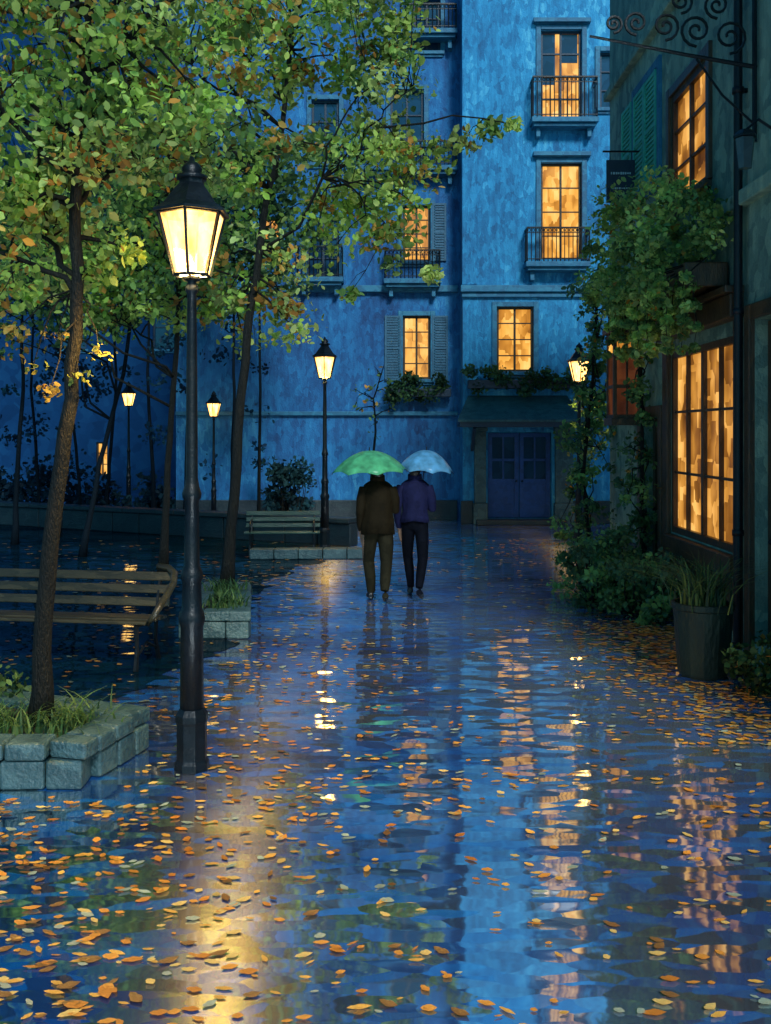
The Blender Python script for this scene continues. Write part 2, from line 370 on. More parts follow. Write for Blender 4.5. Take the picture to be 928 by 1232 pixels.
# ------------------------------------------------------------------ facade helpers
class Fac:
    def __init__(s, O, U, N, root, off): s.O = Vector(O); s.U = Vector(U); s.N = Vector(N); s.root = root; s.off = off
    def P(s, u, v, d=0): return s.O+s.U*u+Vector((0, 0, v))+s.N*d
    def box(s, mb, u0, u1, v0, v1, d0, d1):
        a = [s.P(u, v, d) for u in (u0, u1) for d in (d0, d1) for v in (v0, v1)]
        mb.add(a, [(0,1,3,2),(4,6,7,5),(0,4,5,1),(2,3,7,6),(0,2,6,4),(1,5,7,3)])
    def one(s, name, mat, u0, u1, v0, v1, d0, d1, bevel=.015, parent=None):
        m = MB(); s.box(m, u0, u1, v0, v1, d0, d1); return m.build(name, M[mat], parent or s.root, s.off, bevel=bevel)
    def wall(s, W0, W1, V1, holes, depth, thick, mat, name='wall'):
        mb = MB()
        us = sorted(set([W0, W1]+[h[0] for h in holes]+[h[1] for h in holes]))
        vs = sorted(set([0, V1]+[h[2] for h in holes]+[h[3] for h in holes]))
        for i in range(len(us)-1):
            for j in range(len(vs)-1):
                cu = (us[i]+us[i+1])/2; cv = (vs[j]+vs[j+1])/2
                if any(h[0] < cu < h[1] and h[2] < cv < h[3] for h in holes): continue
                mb.add([s.P(us[i], vs[j]), s.P(us[i+1], vs[j]), s.P(us[i+1], vs[j+1]), s.P(us[i], vs[j+1])], [(0, 1, 2, 3)])
        for (a, b, c, d) in holes:
            q = [s.P(a, c), s.P(b, c), s.P(b, d), s.P(a, d), s.P(a, c, -depth), s.P(b, c, -depth), s.P(b, d, -depth), s.P(a, d, -depth)]
            mb.add(q, [(0, 1, 5, 4), (1, 2, 6, 5), (2, 3, 7, 6), (3, 0, 4, 7), (4, 5, 6, 7)])
        q = [s.P(W0, 0), s.P(W1, 0), s.P(W1, V1), s.P(W0, V1), s.P(W0, 0, -thick), s.P(W1, 0, -thick), s.P(W1, V1, -thick), s.P(W0, V1, -thick)]
        mb.add(q, [(1, 2, 6, 5), (2, 3, 7, 6), (3, 0, 4, 7), (4, 5, 6, 7)])
        return mb.build(name, mat, s.root, s.off)
    def window(s, u0, u1, v0, v1, pane, cols=2, rows=4, frame='wood', fw=.055, depth=.18, sill=True, surround=None, head=False, bar=.028, label=None, mid=.05):
        m = MB(); d0, d1 = -depth+.03, -depth+.1
        e = .002
        s.box(m, u0+e, u0+fw, v0+e, v1-e, d0, d1); s.box(m, u1-fw, u1-e, v0+e, v1-e, d0, d1)
        s.box(m, u0+fw, u1-fw, v0+e, v0+fw, d0, d1); s.box(m, u0+fw, u1-fw, v1-fw, v1-e, d0, d1)
        for i in range(1, cols):
            u = u0+(u1-u0)*i/cols; w = mid if (cols % 2 == 0 and i == cols//2) else bar
            s.box(m, u-w/2, u+w/2, v0+fw, v1-fw, d0+.004, d1-.01)
        for j in range(1, rows):
            v = v0+(v1-v0)*j/rows; s.box(m, u0+fw, u1-fw, v-bar/2, v+bar/2, d0+.008, d1-.02)
        w = m.build('window', M[frame], s.root, s.off)
        if label: w['label'] = label
        p = MB(); s.box(p, u0+fw*.5, u1-fw*.5, v0+fw*.5, v1-fw*.5, d0-.02, d0+.012); p.build('pane', M[pane], w, s.off)
        if sill:
            q = MB(); s.box(q, u0-.1, u1+.1, v0-.09, v0-.003, -.02, .1); s.box(q, u0-.06, u1+.06, v0-.15, v0-.092, -.02, .05); q.build('sill', M[surround or 'trim'], w, s.off, bevel=.01)
        if surround:
            q = MB(); t = .12
            s.box(q, u0-t, u0-.003, v0, v1+t, -.02, .045); s.box(q, u1+.003, u1+t, v0, v1+t, -.02, .045); s.box(q, u0-.001, u1+.001, v1+.003, v1+t-.003, -.02, .042)
            if head: s.box(q, u0-.2, u1+.2, v1+t+.02, v1+t+.12, -.02, .16); s.box(q, u0-.15, u1+.15, v1+t-.001, v1+t+.019, -.02, .1)
            q.build('surround', M[surround], w, s.off, bevel=.008)
        return w
    def balcony(s, u0, u1, v, h, d=.45, mat='trim', n=None):
        b = MB(); s.box(b, u0, u1, v-.12, v, -.02, d); s.box(b, u0+.05, u1-.05, v-.2, v-.122, -.02, d-.08)
        for u in (u0+.18, u1-.18): s.box(b, u-.05, u+.05, v-.42, v-.202, -.02, d*.55)
        o = b.build('balcony', M[mat], s.root, s.off, bevel=.012)
        r = MB(); n = n or int((u1-u0)/.1)
        for vv, t in ((v+.06, .02), (v+h, .035), (v+h-.12, .018)):
            s.box(r, u0+.02, u1-.02, vv-t/2, vv+t/2, d-.05, d-.05+t)
            s.box(r, u0+.02, u0+.02+t, vv-t/2, vv+t/2, 0, d-.05); s.box(r, u1-.02-t, u1-.02, vv-t/2, vv+t/2, 0, d-.05)
        for i in range(n+1):
            u = u0+.03+(u1-u0-.06)*i/n; r.tube([s.P(u, v, d-.04), s.P(u, v+h, d-.04)], .012 if i % 4 else .018, 5)
            if i < n:
                uc = u+(u1-u0-.06)/n/2
                pts = [s.P(uc+.03*math.cos(a), v+h-.06+.04*math.sin(a), d-.04) for a in np.linspace(0, 2*PI, 9)]
                r.tube(pts, .007, 4, False)
        for k in range(3):
            dd = d*(k+.5)/3.2
            for u in (u0+.03, u1-.03): r.tube([s.P(u, v, dd), s.P(u, v+h, dd)], .011, 5)
        r.build('railing', M['iron'], o, s.off)
        return o
    def shutter(s, u0, u1, v0, v1, mat='shutter', d=.015):
        m = MB(); t = .05
        s.box(m, u0, u0+t, v0, v1, d, d+.045); s.box(m, u1-t, u1, v0, v1, d, d+.045)
        for v in (v0, (v0+v1)/2-t/2, v1-t): s.box(m, u0+t, u1-t, v, v+t, d, d+.04)
        n = int((v1-v0)/.07)
        for i in range(n):
            v = v0+t+(v1-v0-2*t)*(i+.2)/n; s.box(m, u0+t, u1-t, v, v+.035, d+.006, d+.03)
        s.box(m, u0+t, u1-t, v0+t, v1-t, d, d+.01)
        return m.build('shutter', M[mat], s.root, s.off)

# ------------------------------------------------------------------ main blue building
BO = (2.0, 24, 0)
bl = empty('apartment_building', BO, 'tall blue apartment building at the far end with lit windows and iron balconies', 'building')
fm = Fac((0, 24, 0), (1, 0, 0), (0, -1, 0), bl, BO)
fx = lambda p: (p-464)/50; fz = lambda p: 2.2+(520-p)/50
hA = (fx(598), fx(642), fz(447), fz(369)); hB = (fx(651), fx(700), fz(312), fz(196)); hC = (fx(651), fx(700), fz(145), fz(36))
hE = (fx(722), fx(752), fz(130), fz(62)); hD = (fx(587), fx(664), .12, fz(520))
hX = (fx(790), fx(830), fz(312), fz(220))
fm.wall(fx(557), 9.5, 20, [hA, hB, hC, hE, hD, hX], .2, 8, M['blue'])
fm.window(*hA, 'winlit', 2, 4, surround='trim', label='lit window above the slate canopy')
fm.window(*hB, 'winlit', 2, 4, surround='trim', head=True, sill=False, label='tall lit balcony window of the second floor')
fm.window(*hC, 'winlit', 2, 4, surround='trim', head=True, sill=False, frame='framedark', bar=.04, label='tall lit balcony window of the top floor')
fm.window(*hE, 'windark', 2, 3, frame='framedark', surround='trim'); fm.window(*hX, 'windark', 2, 3, frame='framedark', surround='trim')
fm.balcony(fx(630), fx(707), fz(318), .8); fm.balcony(fx(637), fx(716), fz(147), .95)
m = MB(); fm.box(m, hC[0]+.06, hC[0]+.36, hC[2]+.9, hC[3]-.06, -.155, -.125); fm.box(m, hC[0]+.5, hC[1]-.08, hC[3]-.75, hC[3]-.06, -.155, -.125); m.build('unlit_panels', M['windark'], bl, BO)  # dark panels laid over the lit pane so its upper parts look unlit
m = MB(); fm.box(m, fx(557)-.06, 9.5, fz(352), fz(344), -.02, .16); fm.box(m, fx(557)-.03, 9.5, fz(358), fz(352)-.002, -.02, .09)
m.build('cornice', M['trim'], bl, BO, bevel=.015)
fm.one('corner_quoin', 'blue', fx(557)-.02, fx(557)+.35, fz(343), 19.9, -.02, .03)
fm.one('plinth', 'stonedark', fx(557)-.05, hD[0]-.36, 0, .55, -.02, .07); fm.one('plinth', 'stonedark', hD[1]+.5, 9.5, 0, .55, -.02, .07)
for a, b in ((fx(569), fx(586)), (fx(666), fx(690))):
    m = MB(); fm.box(m, a, b, 0, .5, -.02, .2); fm.box(m, a+.03, b-.03, .502, fz(520)+.02, -.02, .15); fm.box(m, a, b, fz(520)+.022, fz(514), -.02, .2)
    m.build('door_pilaster', M['stone'], bl, BO, bevel=.012)
mid = (hD[0]+hD[1])/2
for a, b, hs_ in ((hD[0]+.02, mid-.01, -.07), (mid+.01, hD[1]-.02, .07)):
    d = MB()
    fm.box(d, a, a+.1, .14, hD[3]-.02, -.19, -.12); fm.box(d, b-.1, b, .14, hD[3]-.02, -.19, -.12)
    for v, t in ((.14, .3), (.95, .12), (1.5, .06), (hD[3]-.12, .1)): fm.box(d, a+.1, b-.1, v, v+t, -.188, -.125)
    fm.box(d, a+.1, b-.1, .44, .95, -.186, -.15)
    fm.box(d, (a+b)/2-.02, (a+b)/2+.02, 1.07, hD[3]-.12, -.184, -.135)
    dd = d.build('door', M['doorblue'], bl, BO)
    p = MB(); fm.box(p, a+.08, b-.08, 1.07, hD[3]-.1, -.195, -.17); p.build('pane', M['windark'], dd, BO)
    p = MB(); p.ell(fm.P(mid+hs_, 1.02, -.09), (.025, .025, .025)); p.build('handle', M['iron'], dd, BO, True)
fm.one('doorstep', 'stonedark', hD[0]-.3, hD[1]+.3, .002, .118, -.1, .45, .02)
m = MB()
a, b = fx(548), fx(697); n = 5
for k in range(n):
    v1 = fz(476)-(fz(476)-fz(504))*k/n; v0 = v1-(fz(476)-fz(504))/n-.03; dk = .05+.8*k/n; dk1 = .05+.8*(k+1)/n
    q = [fm.P(a+.3*(1-k/n), v1, dk), fm.P(b-.3*(1-k/n), v1, dk), fm.P(b-.3*(1-(k+1)/n), v0, dk1), fm.P(a+.3*(1-(k+1)/n), v0, dk1)]
    q += [x-Vector((0, 0, .05)) for x in q]; m.add(q, [(0, 3, 2, 1), (4, 5, 6, 7), (0, 1, 5, 4), (1, 2, 6, 5), (2, 3, 7, 6), (3, 0, 4, 7)])
cn = m.build('canopy', M['slate'], bl, BO)
m = MB(); fm.box(m, a+.05, b-.05, fz(514), fz(508), -.02, .82)
for u in (a+.4, b-.4): m.bar(fm.P(u, fz(514)-.02, .7), fm.P(u, fz(514)-.55, .02), .07, .07)
m.build('canopy_beam', M['framedark'], cn, BO)

# wing
fw_ = Fac((0, 25, 0), (1, 0, 0), (0, -1, 0), bl, BO)
wx = lambda p: (p-464)/48; wz = lambda p: 2.2+(520-p)/48
hF = (wx(485), wx(518), wz(456), wz(380)); hG = (wx(485), wx(518), wz(314), wz(247)); hH = (wx(312), wx(338), wz(306), wz(262))
hI = (wx(370), wx(408), wz(334), wz(262)); hJ = (wx(470), wx(510), wz(196), wz(108)); hK = (wx(498), wx(530), wz(62), wz(0)); hL = (wx(375), wx(408), wz(196), wz(120))
hN = (wx(250), wx(283), wz(314), wz(247))
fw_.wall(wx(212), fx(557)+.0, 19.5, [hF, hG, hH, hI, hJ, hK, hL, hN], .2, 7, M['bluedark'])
fw_.window(*hF, 'winlit', 2, 4, surround='trim', label='lit shuttered window of the lower floor'); fw_.window(*hG, 'winlit', 2, 4, surround='trim', label='lit window with a single open shutter'); fw_.window(*hH, 'winlit', 2, 3, label='small lit window behind the tree crown')
for h_ in (hI, hJ, hK, hL, hN): fw_.window(*h_, 'windark', 2, 3, frame='framedark', surround='trim')
fw_.shutter(wx(463), wx(483), wz(458), wz(380)); fw_.shutter(wx(520), wx(539), wz(458), wz(380)); fw_.shutter(wx(520), wx(537), wz(314), wz(245))
fw_.balcony(wx(358), wx(414), wz(336), .75); fw_.balcony(wx(428), fx(557)-.08, wz(204), .6); fw_.balcony(wx(462), wx(530), wz(338), .7); fw_.balcony(wx(480), fx(557)-.08, wz(42), .6)
fw_.one('cornice', 'trim', wx(212), fx(557)-.05, wz(352), wz(344), -.02, .14); fw_.one('string_course', 'trim', wx(212), fx(557)-.05, wz(500), wz(495), -.02, .1)
fw_.one('string_course', 'trim', wx(212), fx(557)-.05, wz(178), wz(172), -.02, .1)
fw_.one('plinth', 'stonedark', wx(212), fx(557)-.06, 0, .5, -.02, .06)

# flower boxes
def flowerbox(X0, X1, Y, Z, label, n, per=60, h=.22, size=.09):
    c = ((X0+X1)/2, Y, Z); r = empty('flower_box', c, label, 'flower box')
    m = MB(); m.bb((X0, Y-.13, Z), (X1, Y+.12, Z+.2)); m.build('box', M['framedark'], r, c, bevel=.015)
    cl = [(X0+(X1-X0)*random.random(), Y-.08+random.uniform(-.12, .08), Z+.22+random.uniform(-.3, h), .22) for _ in range(n)]
    leaves('foliage', cl, per, size, DARKG[:3]+[(.03, .1, .06)], 0, r, c)
flowerbox(wx(470), wx(542), 24.78, wz(478), 'leafy window box under the lit shuttered window', 20, h=.3)
flowerbox(fx(562), fx(640), 23.75, fz(468), 'long leafy window box beneath the lit window above the canopy', 18)
flowerbox(fx(643), fx(702), 23.75, fz(468), 'leafy box above the right end of the slate canopy', 16)

# ------------------------------------------------------------------ right shop building
SO = (3.6, 10, 0)
sb = empty('shop_building', SO, 'green grey shop building on the right with a big glowing window', 'building')
fs = Fac((3.6, 0, 0), (0, 1, 0), (-1, 0, 0), sb, SO)
h1 = (10.2, 12.55, .95, 3.2); h2 = (11.1, 12.55, 5.0, 6.4); h4 = (8.5, 9.72, .15, 3.3); h5 = (13.1, 14.3, 5.55, 7.0); h6 = (13.0, 13.9, .15, 2.4)
fs.wall(4.5, 16, 10.5, [h1, h2, h4, h5, h6], .25, 6, M['shopwall'])
sw = fs.window(*h1, 'winshop', 4, 3, surround=None, fw=.08, depth=.1, bar=.03, mid=.08, sill=False, label='large lit shop window'); fs.window(*h2, 'winshop', 2, 3, surround='wood', fw=.08, depth=.1, label='upper lit window in dark wood frame')
fs.window(*h5, 'windark', 2, 3, frame='framedark', surround='trim')
fs.shutter(13.12, 13.7, 5.57, 6.98, 'teal'); fs.shutter(13.72, 14.28, 5.57, 6.98, 'teal'); fs.shutter(14.42, 15.0, 5.57, 6.98, 'teal')
m = MB()
for a, b in ((10.04, 10.18), (12.57, 12.78)): fs.box(m, a, b, .05, 3.35, -.02, .06)
fs.box(m, 10.02, 12.8, 3.352, 3.6, -.02, .14); fs.box(m, 10.0, 12.84, 3.602, 3.68, -.02, .2)
fs.box(m, 10.182, 12.568, .72, .93, -.02, .1)
for i in range(4): fs.box(m, 10.28+.56*i, 10.78+.56*i, .15, .68, -.02, .03)
m.build('shopfront', M['wood'], sb, SO, bevel=.015)
def plankdoor(h, label):
    m = MB(); a, b, c, d = h
    fs.box(m, a+.02, a+.14, c+.01, d-.02, -.24, -.12); fs.box(m, b-.14, b-.02, c+.01, d-.02, -.24, -.12)
    for v, t in ((c+.01, .25), ((c+d)/2-.3, .15), (d-.2, .16)): fs.box(m, a+.14, b-.14, v, v+t, -.238, -.13)
    fs.box(m, a+.14, b-.14, c+.01, d-.03, -.236, -.2)
    for i in range(1, 5): fs.box(m, a+.14+(b-a-.28)*i/5-.01, a+.14+(b-a-.28)*i/5+.01, c+.26, d-.2, -.234, -.19)
    o = m.build('door', M['wood'], sb, SO); o['label'] = label
    q = MB(); q.ell(fs.P(b-.2, 1.15, -.08), (.03, .03, .03)); q.build('handle', M['iron'], o, SO, True)
    m = MB(); fs.box(m, a-.14, a-.003, 0, d+.15, -.02, .06); fs.box(m, b+.003, b+.14, 0, d+.15, -.02, .06); fs.box(m, a-.001, b+.001, d+.003, d+.148, -.02, .058); m.build('surround', M['wood'], o, SO, bevel=.01)
plankdoor(h4, 'dark wooden door beside the drainpipe'); plankdoor(h6, 'dark wooden door behind the climbing ivy')
m = MB(); m.tube([fs.P(9.93, v, .09) for v in np.linspace(.05, 10.4, 12)], .045, 10)
for v in (1.2, 3.4, 5.6, 7.8): m.tube([fs.P(9.93, v-.03, .09), fs.P(9.93, v+.03, .09)], .06, 10); fs.box(m, 9.91, 9.95, v-.02, v+.02, -.01, .06)
m.build('drainpipe', M['iron'], sb, SO, smooth=True)
for a, b in ((4.5, 8.3), (14.1, 16.02)): fs.one('plinth', 'stonedark', a, b, 0, .6, -.02, .07, .02)
fs.one('string_course', 'shopwall', 4.5, 16.03, 4.45, 4.6, -.02, .1); fs.one('string_course', 'shopwall', 4.5, 16.03, 7.5, 7.62, -.02, .1)
# projecting lit display case on the wall
m = MB(); x0, x1, y0, y1, z0, z1 = 3.2, 3.59, 14.0, 14.45, 2.4, 3.6
for x in (x0, x1-.05):
    for y in (y0, y1-.05): m.bb((x, y, z0), (x+.05, y+.05, z1))
for zz in (z0, z1-.05, z1-.33, z0+.42): m.bb((x0+.05, y0+.004, zz), (x1-.05, y0+.05, zz+.05)); m.bb((x0+.004, y0+.05, zz), (x0+.05, y1-.05, zz+.05))
m.bb(((x0+x1)/2-.015, y0+.01, z0+.05), ((x0+x1)/2+.015, y0+.04, z1-.05))
m.bb((x0-.05, y0-.05, z1+.002), (x1, y1+.05, z1+.08)); m.bb((x0-.03, y0-.03, z0-.1), (x1, y1+.03, z0-.002))
dc = m.build('display_case', M['wood'], sb, SO, bevel=.006); dc['label'] = 'projecting glazed case glowing dim red on the shop wall'
m = MB(); m.bb((x0+.02, y0+.02, z0+.02), (x1-.01, y1-.02, z1-.31)); m.build('pane', M['winred'], dc, SO)
m = MB(); m.bb((x0+.02, y0+.02, z1-.29), (x1-.01, y1-.02, z1-.02)); m.build('pane', M['winlit'], dc, SO)

# wrought iron bracket
bo = fs.P(9.62, 5.6, 0); br = empty('iron_bracket', bo, 'black wrought iron scroll bracket reaching out from the shop wall at the top', 'bracket')
m = MB(); Yb = 9.62
m.tube([(3.58, Yb, 5.72), (2.9, Yb, 5.84), (1.97, Yb, 6.02)], [.022, .018, .012], 6)
m.tube([(3.56, Yb, 5.0), (3.56, Yb, 6.5)], .025, 6); m.tube([(3.58, Yb, 5.15), (3.25, Yb, 5.45), (3.0, Yb, 5.8)], .013, 6)
def spiral(cx, cz, r, sgn=1, ph=0):
    m.tube([(cx+sgn*(r*(1-t/1.15))*math.cos(ph+t*3.6*PI), Yb, cz+(r*(1-t/1.15))*math.sin(ph+t*3.6*PI)) for t in np.linspace(0, 1, 26)], .015, 5)
for cx_, cz_, r_, s_ in ((3.32, 6.02, .17, 1), (3.0, 6.08, .16, -1), (2.7, 6.12, .14, 1), (2.42, 6.15, .12, -1), (2.2, 6.14, .09, 1), (3.2, 6.32, .13, -1), (2.85, 6.36, .12, 1)):
    spiral(cx_, cz_, r_, s_, -PI/2)
m.build('scrollwork', M['iron'], br, bo)
# hanging sign
so = Vector((3.55, 14.0, 6.15)); sg = empty('hanging_sign', so, 'small navy hanging sign with pale faded lettering on the shop wall', 'sign')
m = MB(); m.bb((3.1, 13.985, 5.42), (3.5, 14.015, 6.02)); m.build('board', M['sign'], sg, so, bevel=.006)
m = MB(); m.tube([(3.6, 14, 6.14), (3.05, 14, 6.14)], .014, 6); m.tube([(3.15, 14, 6.14), (3.15, 14, 6.02)], .007, 5); m.tube([(3.45, 14, 6.14), (3.45, 14, 6.02)], .007, 5)
m.build('bracket', M['iron'], sg, so)
m = MB()
for zz, x_, hh in ((5.83, 3.16, .034), (5.62, 3.18, .026)):
    x = x_
    while x < 3.44-(x_-3.16):
        w_ = random.uniform(.012, .026); h_ = hh*random.uniform(.5, 1.1)
        m.bb((x, 13.977, zz-h_/2), (x+w_, 13.984, zz+h_/2)); x += w_+random.uniform(.008, .016)
m.build('lettering', M['signink'], sg, so)

# far left dark building
FO = (-14, 36, 0); fb = empty('distant_building', FO, 'dark distant building behind the trees at the far left with a tiny warm window', 'building')
ff = Fac((0, 36, 0), (1, 0, 0), (0, -1, 0), fb, FO)
q = lambda px, py: ((px-464)*36/F, 2.2-(py-520)*36/F)
a, b = q(116, 572), q(130, 532)
hs = [(a[0], b[0], a[1], b[1])]; fars = []
for i in range(5):
    for j in range(3):
        x = -22+3.4*i; fars.append((x, x+1, 5.2+3*j, 6.8+3*j))
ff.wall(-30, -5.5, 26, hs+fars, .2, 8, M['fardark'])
ff.window(*hs[0], 'winlit', 2, 3, sill=False)
for h_ in fars: ff.window(*h_, 'windark', 2, 2, frame='framedark')
m = MB(); m.bb((-30.3, 35.6, 26.003), (-5.2, 44.2, 26.3)); m.build('roof', M['slate'], fb, FO)

# low garden wall
m = MB(); A = Vector((-12, 25.4, 0)); B = Vector((-.6, 19.3, 0)); dv = (B-A); L_ = dv.length; rot = math.atan2(dv.y, dv.x)
wl = empty('garden_wall', A, 'long low dark stone wall behind the trees on the left', 'wall', rz=rot)
nb_ = 17
for k in range(nb_):
    w = L_/nb_; m.box((w*(k+.5), 0, .22), (w-.012, .3, .44))
m.build('wall_body', M['stonedark'], wl, bevel=.02)
m = MB()
for k in range(9):
    w = L_/9; m.box((w*(k+.5), 0, .49), (w-.01, .42, .09))
m.build('coping', M['stonedark'], wl, bevel=.015)
# low pale ledge in front of the small bench
lc = Vector((-1.5, 17.35, 0)); lg = empty('stone_ledge', lc, 'low pale stone ledge in front of the small green bench', 'ledge')
m = MB()
for k in range(5): m.box((-2.35+.42*k+.21, 17.35+.02*k, .09), (.41, .3, .17))
m.build('stone_blocks', M['stone'], lg, lc, bevel=.015)

# ------------------------------------------------------------------ street lamps
LCOL = (1, .6, .18)
def mkl(e, kind='POINT', r=.17):
    d_ = bpy.data.lights.new('lantern_light', kind); d_.energy = e; d_.color = LCOL; d_.shadow_soft_size = r
    if kind == 'SPOT': d_.spot_size = R(135); d_.spot_blend = .6
    return d_
def make_lamp(label, loc):
    r = empty('street_lamp', (0, 0, 0), label, 'street lamp', 'lit lantern street lamps')
    m = MB(); m.lathe([(.115, 0), (.115, .05), (.1, .07), (.1, .3), (.108, .32), (.108, .36), (.082, .4)], 8, rot=PI/8); m.build('base', M['iron'], r, bevel=.004)
    m = MB(); m.lathe([(.078, .4), (.074, .93), (.082, .95), (.088, .985), (.08, 1.02), (.066, 1.05), (.062, 1.22), (.075, 1.25), (.07, 1.29), (.052, 1.33), (.046, 1.75), (.06, 1.77), (.064, 1.8), (.05, 1.84), (.04, 1.9), (.036, 2.6), (.03, 3.1), (.042, 3.12), (.042, 3.15), (.026, 3.18), (.05, 3.2)], 14)
    m.build('post', M['iron'], r, smooth=True)
    zb, zt, rb, rt, n = 3.215, 3.62, .12, .225, 6
    ph = PI/6
    f = MB(); c = lambda rr, k: (rr*math.cos(ph+2*PI*k/n), rr*math.sin(ph+2*PI*k/n))
    f.lathe([(.05, 3.19), (.06, 3.2), (.06, 3.215), (.03, 3.218)], n, rot=ph)
    for k in range(n):
        a = c(rb, k); b = c(rt, k); f.bar((*a, zb), (*b, zt), .018, .018)
        a2 = c(rb, k+1); b2 = c(rt, k+1)
        f.tube([(*b, zt), (*b2, zt)], .012, 5); f.tube([(*a, zb+.01), (*a2, zb+.01)], .012, 5)
        f.tube([(.03*a[0]/rb, .03*a[1]/rb, zb), (*a, zb+.005)], .007, 4)
    f.build('lantern_frame', M['iron'], r)
    gl = MB(); vs = []
    for k in range(n): vs.append((*c(rb-.006, k), zb+.005))
    for k in range(n): vs.append((*c(rt-.006, k), zt-.004))
    gl.add(vs, [(k, (k+1) % n, n+(k+1) % n, n+k) for k in range(n)]); gl.build('lantern_glass', M['lampglass'], r)
    t = MB(); t.lathe([(rt+.035, 3.622), (rt+.035, 3.64), (rt-.03, 3.68), (.12, 3.78), (.085, 3.82), (.085, 3.85)], n, rot=ph)
    rf = t.build('lantern_roof', M['iron'], r)
    t = MB(); t.lathe([(.1, 3.851), (.1, 3.875), (.055, 3.89), (.07, 3.92), (.045, 3.955), (.02, 3.97), (.012, 4.0)], 10); t.build('finial', M['iron'], rf, smooth=True)
    lo = bpy.data.objects.new('lantern_light', mkl(45)); C.objects.link(lo); lo.parent = r; lo.location = (0, 0, 3.43)
    r.location = loc
    return r
lamp = make_lamp('tall black street lamp in front, nearest and largest of the lit lamps', gnd(231, 925))
dim = mkl(8); midl = mkl(16)
def lampcopy(label, loc, s=1, dt=dim):
    l = copy_tree(lamp); l.location = loc; l.scale = (s, s, s); l['label'] = label
    for ch in l.children:
        if ch.type == 'LIGHT': ch.data = dt
    return l
l2 = lampcopy('black street lamp to the left of the green umbrella behind the small bench', gnd(391, 660), 1, midl)
lampcopy('distant lit street lamp before the blue wing, second lamp from the left', (-4.15, 24.1, 0), .8)
lampcopy('farthest tiny lit street lamp at the far left among dark trunks', ((155-464)*29/F, 29, 0), .92)
l3 = lampcopy('lit street lamp wrapped in climbing leaves to the right of the canopy', ((697-464)*20.0/F, 20.0, 0), 1.0, midl)
for l_, e_ in ((lamp, 1700), (l2, 1100), (l3, 450)):
    lo = bpy.data.objects.new('streak_spot', mkl(e_, 'SPOT', .14)); C.objects.link(lo); lo.parent = l_; lo.location = (0, 0, 3.4)  # spot added inside the lantern to strengthen its streak on the paving
# wall lantern, unlit
wo = fs.P(9.15, 4.95, 0); w = empty('wall_lantern', wo, 'unlit black wall lantern at the right edge above the dark door', 'lantern')
m = MB(); m.tube([wo, wo+Vector((-.18, 0, .12)), wo+Vector((-.3, 0, .02))], .014, 6); m.lathe([(.06, -.0), (.11, -.05), (.11, -.07), (.02, -.072)], 6, wo+Vector((-.3, 0, .02))); m.build('bracket', M['iron'], w, wo)
m = MB(); m.lathe([(.06, -.35), (.09, -.075)], 6, wo+Vector((-.3, 0, .02))); m.build('glass', M['lampdead'], w, wo)

# ------------------------------------------------------------------ benches
def bench(loc, L, wood, label, rz=0, s=1, curl=True):
    r = empty('park_bench', loc, label, 'bench', rz=rz); r.scale = (s, s, s)
    m = MB()
    for i in range(5): m.box((0, -.22+.1*i, .45-.008*abs(i-1)), (L, .08, .03))
    m.build('seat', M[wood], r, bevel=.008)
    m = MB(); tl = Matrix.Rotation(R(-14), 3, 'X')
    for i in range(3): m.box((0, .27+.03*i+.01, .55+.12*i), (L, .025, .085), tl)
    m.build('backrest', M[wood], r, bevel=.008)
    for x in (-L/2+.12, L/2-.12):
        m = MB()
        m.tube([(x, -.25, 0), (x, -.22, .2), (x, -.24, .42)], [.028, .02, .024], 6); m.tube([(x, .3, 0), (x, .22, .22), (x, .24, .42), (x, .36, .82)], [.028, .02, .022, .018], 6)
        m.tube([(x, -.24, .41), (x, .24, .41)], .02, 6); m.tube([(x, -.23, .12), (x, 0, .22), (x, .25, .12)], .013, 6)
        m.build('leg', M['iron'], r)
        sg_ = 1 if x > 0 else -1; xx = x+.1*sg_
        m = MB()
        if curl: m.tube([(xx-.14*sg_, .38, .88), (xx-.02*sg_, .36, .87), (xx+.07*sg_, .28, .83), (xx+.12*sg_, .12, .76), (xx+.14*sg_, -.1, .68), (xx+.15*sg_, -.28, .62), (xx+.12*sg_, -.35, .54), (xx+.02*sg_, -.27, .44)], [.034, .036, .036, .034, .034, .034, .028, .02], 8); m.build('armrest', M[wood], r, smooth=True)
        else: m.tube([(x, .3, .66), (x, .1, .66), (x, -.2, .65), (x, -.25, .6), (x, -.24, .44)], .016, 6); m.build('armrest', M['iron'], r, smooth=True)
    return r
bench((-3.22, 9.55, .004), 2.2, 'benchwood', 'large wooden slatted park bench behind the front lamp post at the left', R(-9))
bench((-1.86, 18.0, .004), 1.5, 'benchgreen', 'small green park bench left of the second lamp', R(3), .9, False)

